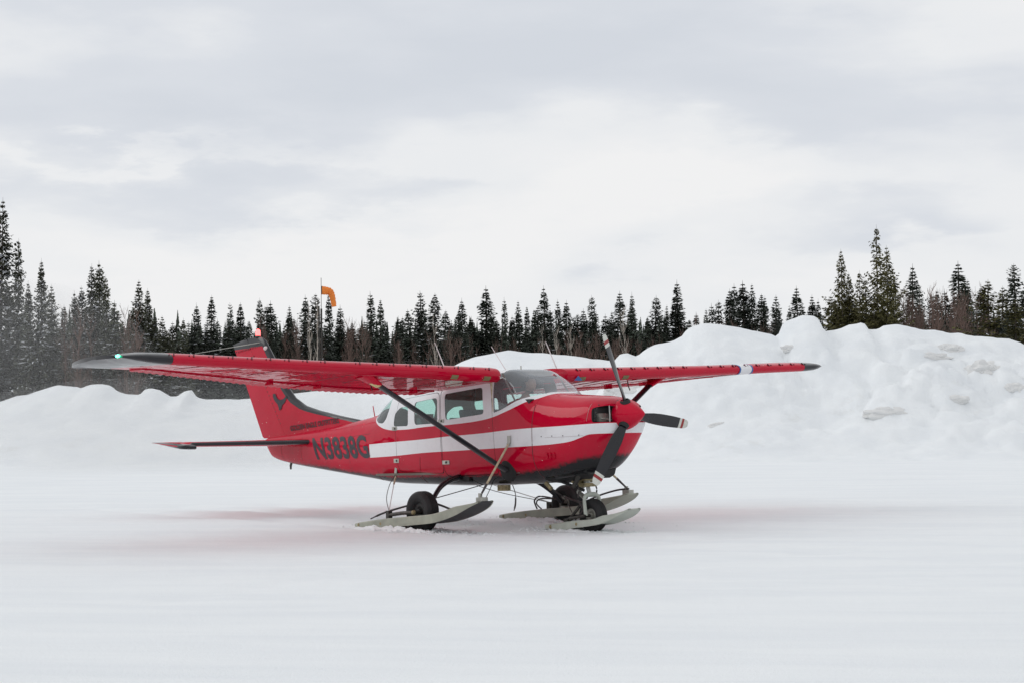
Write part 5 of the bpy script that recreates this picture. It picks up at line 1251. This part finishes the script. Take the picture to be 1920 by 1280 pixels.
mb = MB(); mb.tube([rot @ Vector(p) for p in ((.02, -.10, -.02), (.07, -.085, -.06), (.115, -.03, -.07))], .006, 6); mb.tube([rot @ Vector((.112, -.035, -.07)), rot @ Vector((.115, -.005, -.07))], .012, 8); mb.build('boom_microphone', M['panel'], hs)

# ------------------------------------------------------------------ loose snow round the skis
mb = MB(); g = np.random.default_rng(5)
def crumb(x, y, r_):
    c = Vector((x, y, r_ * .2)); b = len(mb.v)
    pts = [Vector((math.cos(t) * r_ * g.uniform(.7, 1.2), math.sin(t) * r_ * g.uniform(.7, 1.2), g.uniform(-.3, .4) * r_)) + c for t in (0, 1.25, 2.5, 3.8, 5.0)]
    mb.add(pts + [c + Vector((0, 0, r_ * .9))], [(i, (i + 1) % 5, 5) for i in range(5)])
for cx, cy, l, wd, n in ((-1.5, -1.30, 1.3, .30, 520), (-1.5, 1.28, 1.3, .30, 420), (.3, -.02, .9, .30, 480), (-1.2, 0, 2.2, 1.2, 260)):
    for k in range(n): crumb(cx + g.normal(0, l * .5), cy + g.normal(0, wd * .5), g.uniform(.006, .022))
o = mb.build('loose_snow', M['snow'], None, recalc=False, smooth=False); tag(o, 'loose crumbs of snow thrown up round the skis and wheels', kind='stuff')
# snow pushed up along the skis and tyres
mb = MB()
def drift(x0, x1, y, wd, hh, seed):
    n = int((x1 - x0) / .03); rr = []
    for i in range(n + 1):
        x = x0 + (x1 - x0) * i / n; q = math.sin(math.pi * min(1, max(0, i / n))) ** .6; row = []
        for j in range(9):
            v = -1 + 2 * j / 8; hz = hh * q * (1 - v * v) * (.55 + .9 * abs(mnoise.noise((x * 6, v * 1.5, seed)))) + .012 * mnoise.noise((x * 25, v * 5, seed)) * (1 - v * v)
            row.append((x, y + v * wd * (.7 + .5 * mnoise.noise((x * 3, seed, 0))), -.022 + max(0, hz)))
        rr.append(row)
    mb.add([p for r in rr for p in r], [(i * 9 + j, (i + 1) * 9 + j, (i + 1) * 9 + j + 1, i * 9 + j + 1) for i in range(n) for j in range(8)])
drift(-2.75, -.95, -1.45, .10, .085, 1); drift(-2.7, -1.0, -1.02, .10, .07, 2); drift(-2.7, -1.0, 1.03, .10, .08, 3); drift(-2.7, -1.0, 1.45, .10, .07, 4)
drift(-.42, .62, -.19, .09, .065, 5); drift(-.4, .6, .19, .08, .05, 6); drift(-1.75, -1.25, -1.24, .16, .07, 7); drift(.12, .5, 0, .12, .05, 8); drift(-1.75, -1.25, 1.24, .16, .07, 9)
o = mb.build('snow_drift', M['snow'], None, recalc=False); tag(o, 'low ridges of loose snow pushed up along the skis', kind='stuff')
# snow blown up behind the aeroplane by the propeller: soft thin clouds of fine snow
mv = bpy.data.materials.new('blown_snow'); mv.use_nodes = True; t = mv.node_tree; t.nodes.clear()
vo = N(t, 'ShaderNodeVolumeScatter'); vo.inputs['Color'].default_value = (.97, .98, 1, 1); vo.inputs['Density'].default_value = .017; oo = N(t, 'ShaderNodeOutputMaterial'); t.links.new(vo.outputs[0], oo.inputs['Volume'])
bm = bmesh.new()
for px, py, d, rx, rz in ((-20, 690, 70, 6.5, 3.6), (330, 800, 52, 7.0, 1.5)):
    c = at(px, py, d)
    bmesh.ops.create_uvsphere(bm, u_segments=40, v_segments=24, radius=1, matrix=Matrix.Translation(c) @ Matrix.Rotation(math.atan2(RH.y, RH.x), 4, 'Z') @ Matrix.Diagonal((rx, 7.0, rz, 1)))
mm = bpy.data.meshes.new('blown_snow'); bm.to_mesh(mm); bm.free(); mm.polygons.foreach_set('use_smooth', [True] * len(mm.polygons))
tag(link('blown_snow', mm, None, [mv]), 'thin drifting cloud of blown snow behind the plane at the left', kind='stuff')
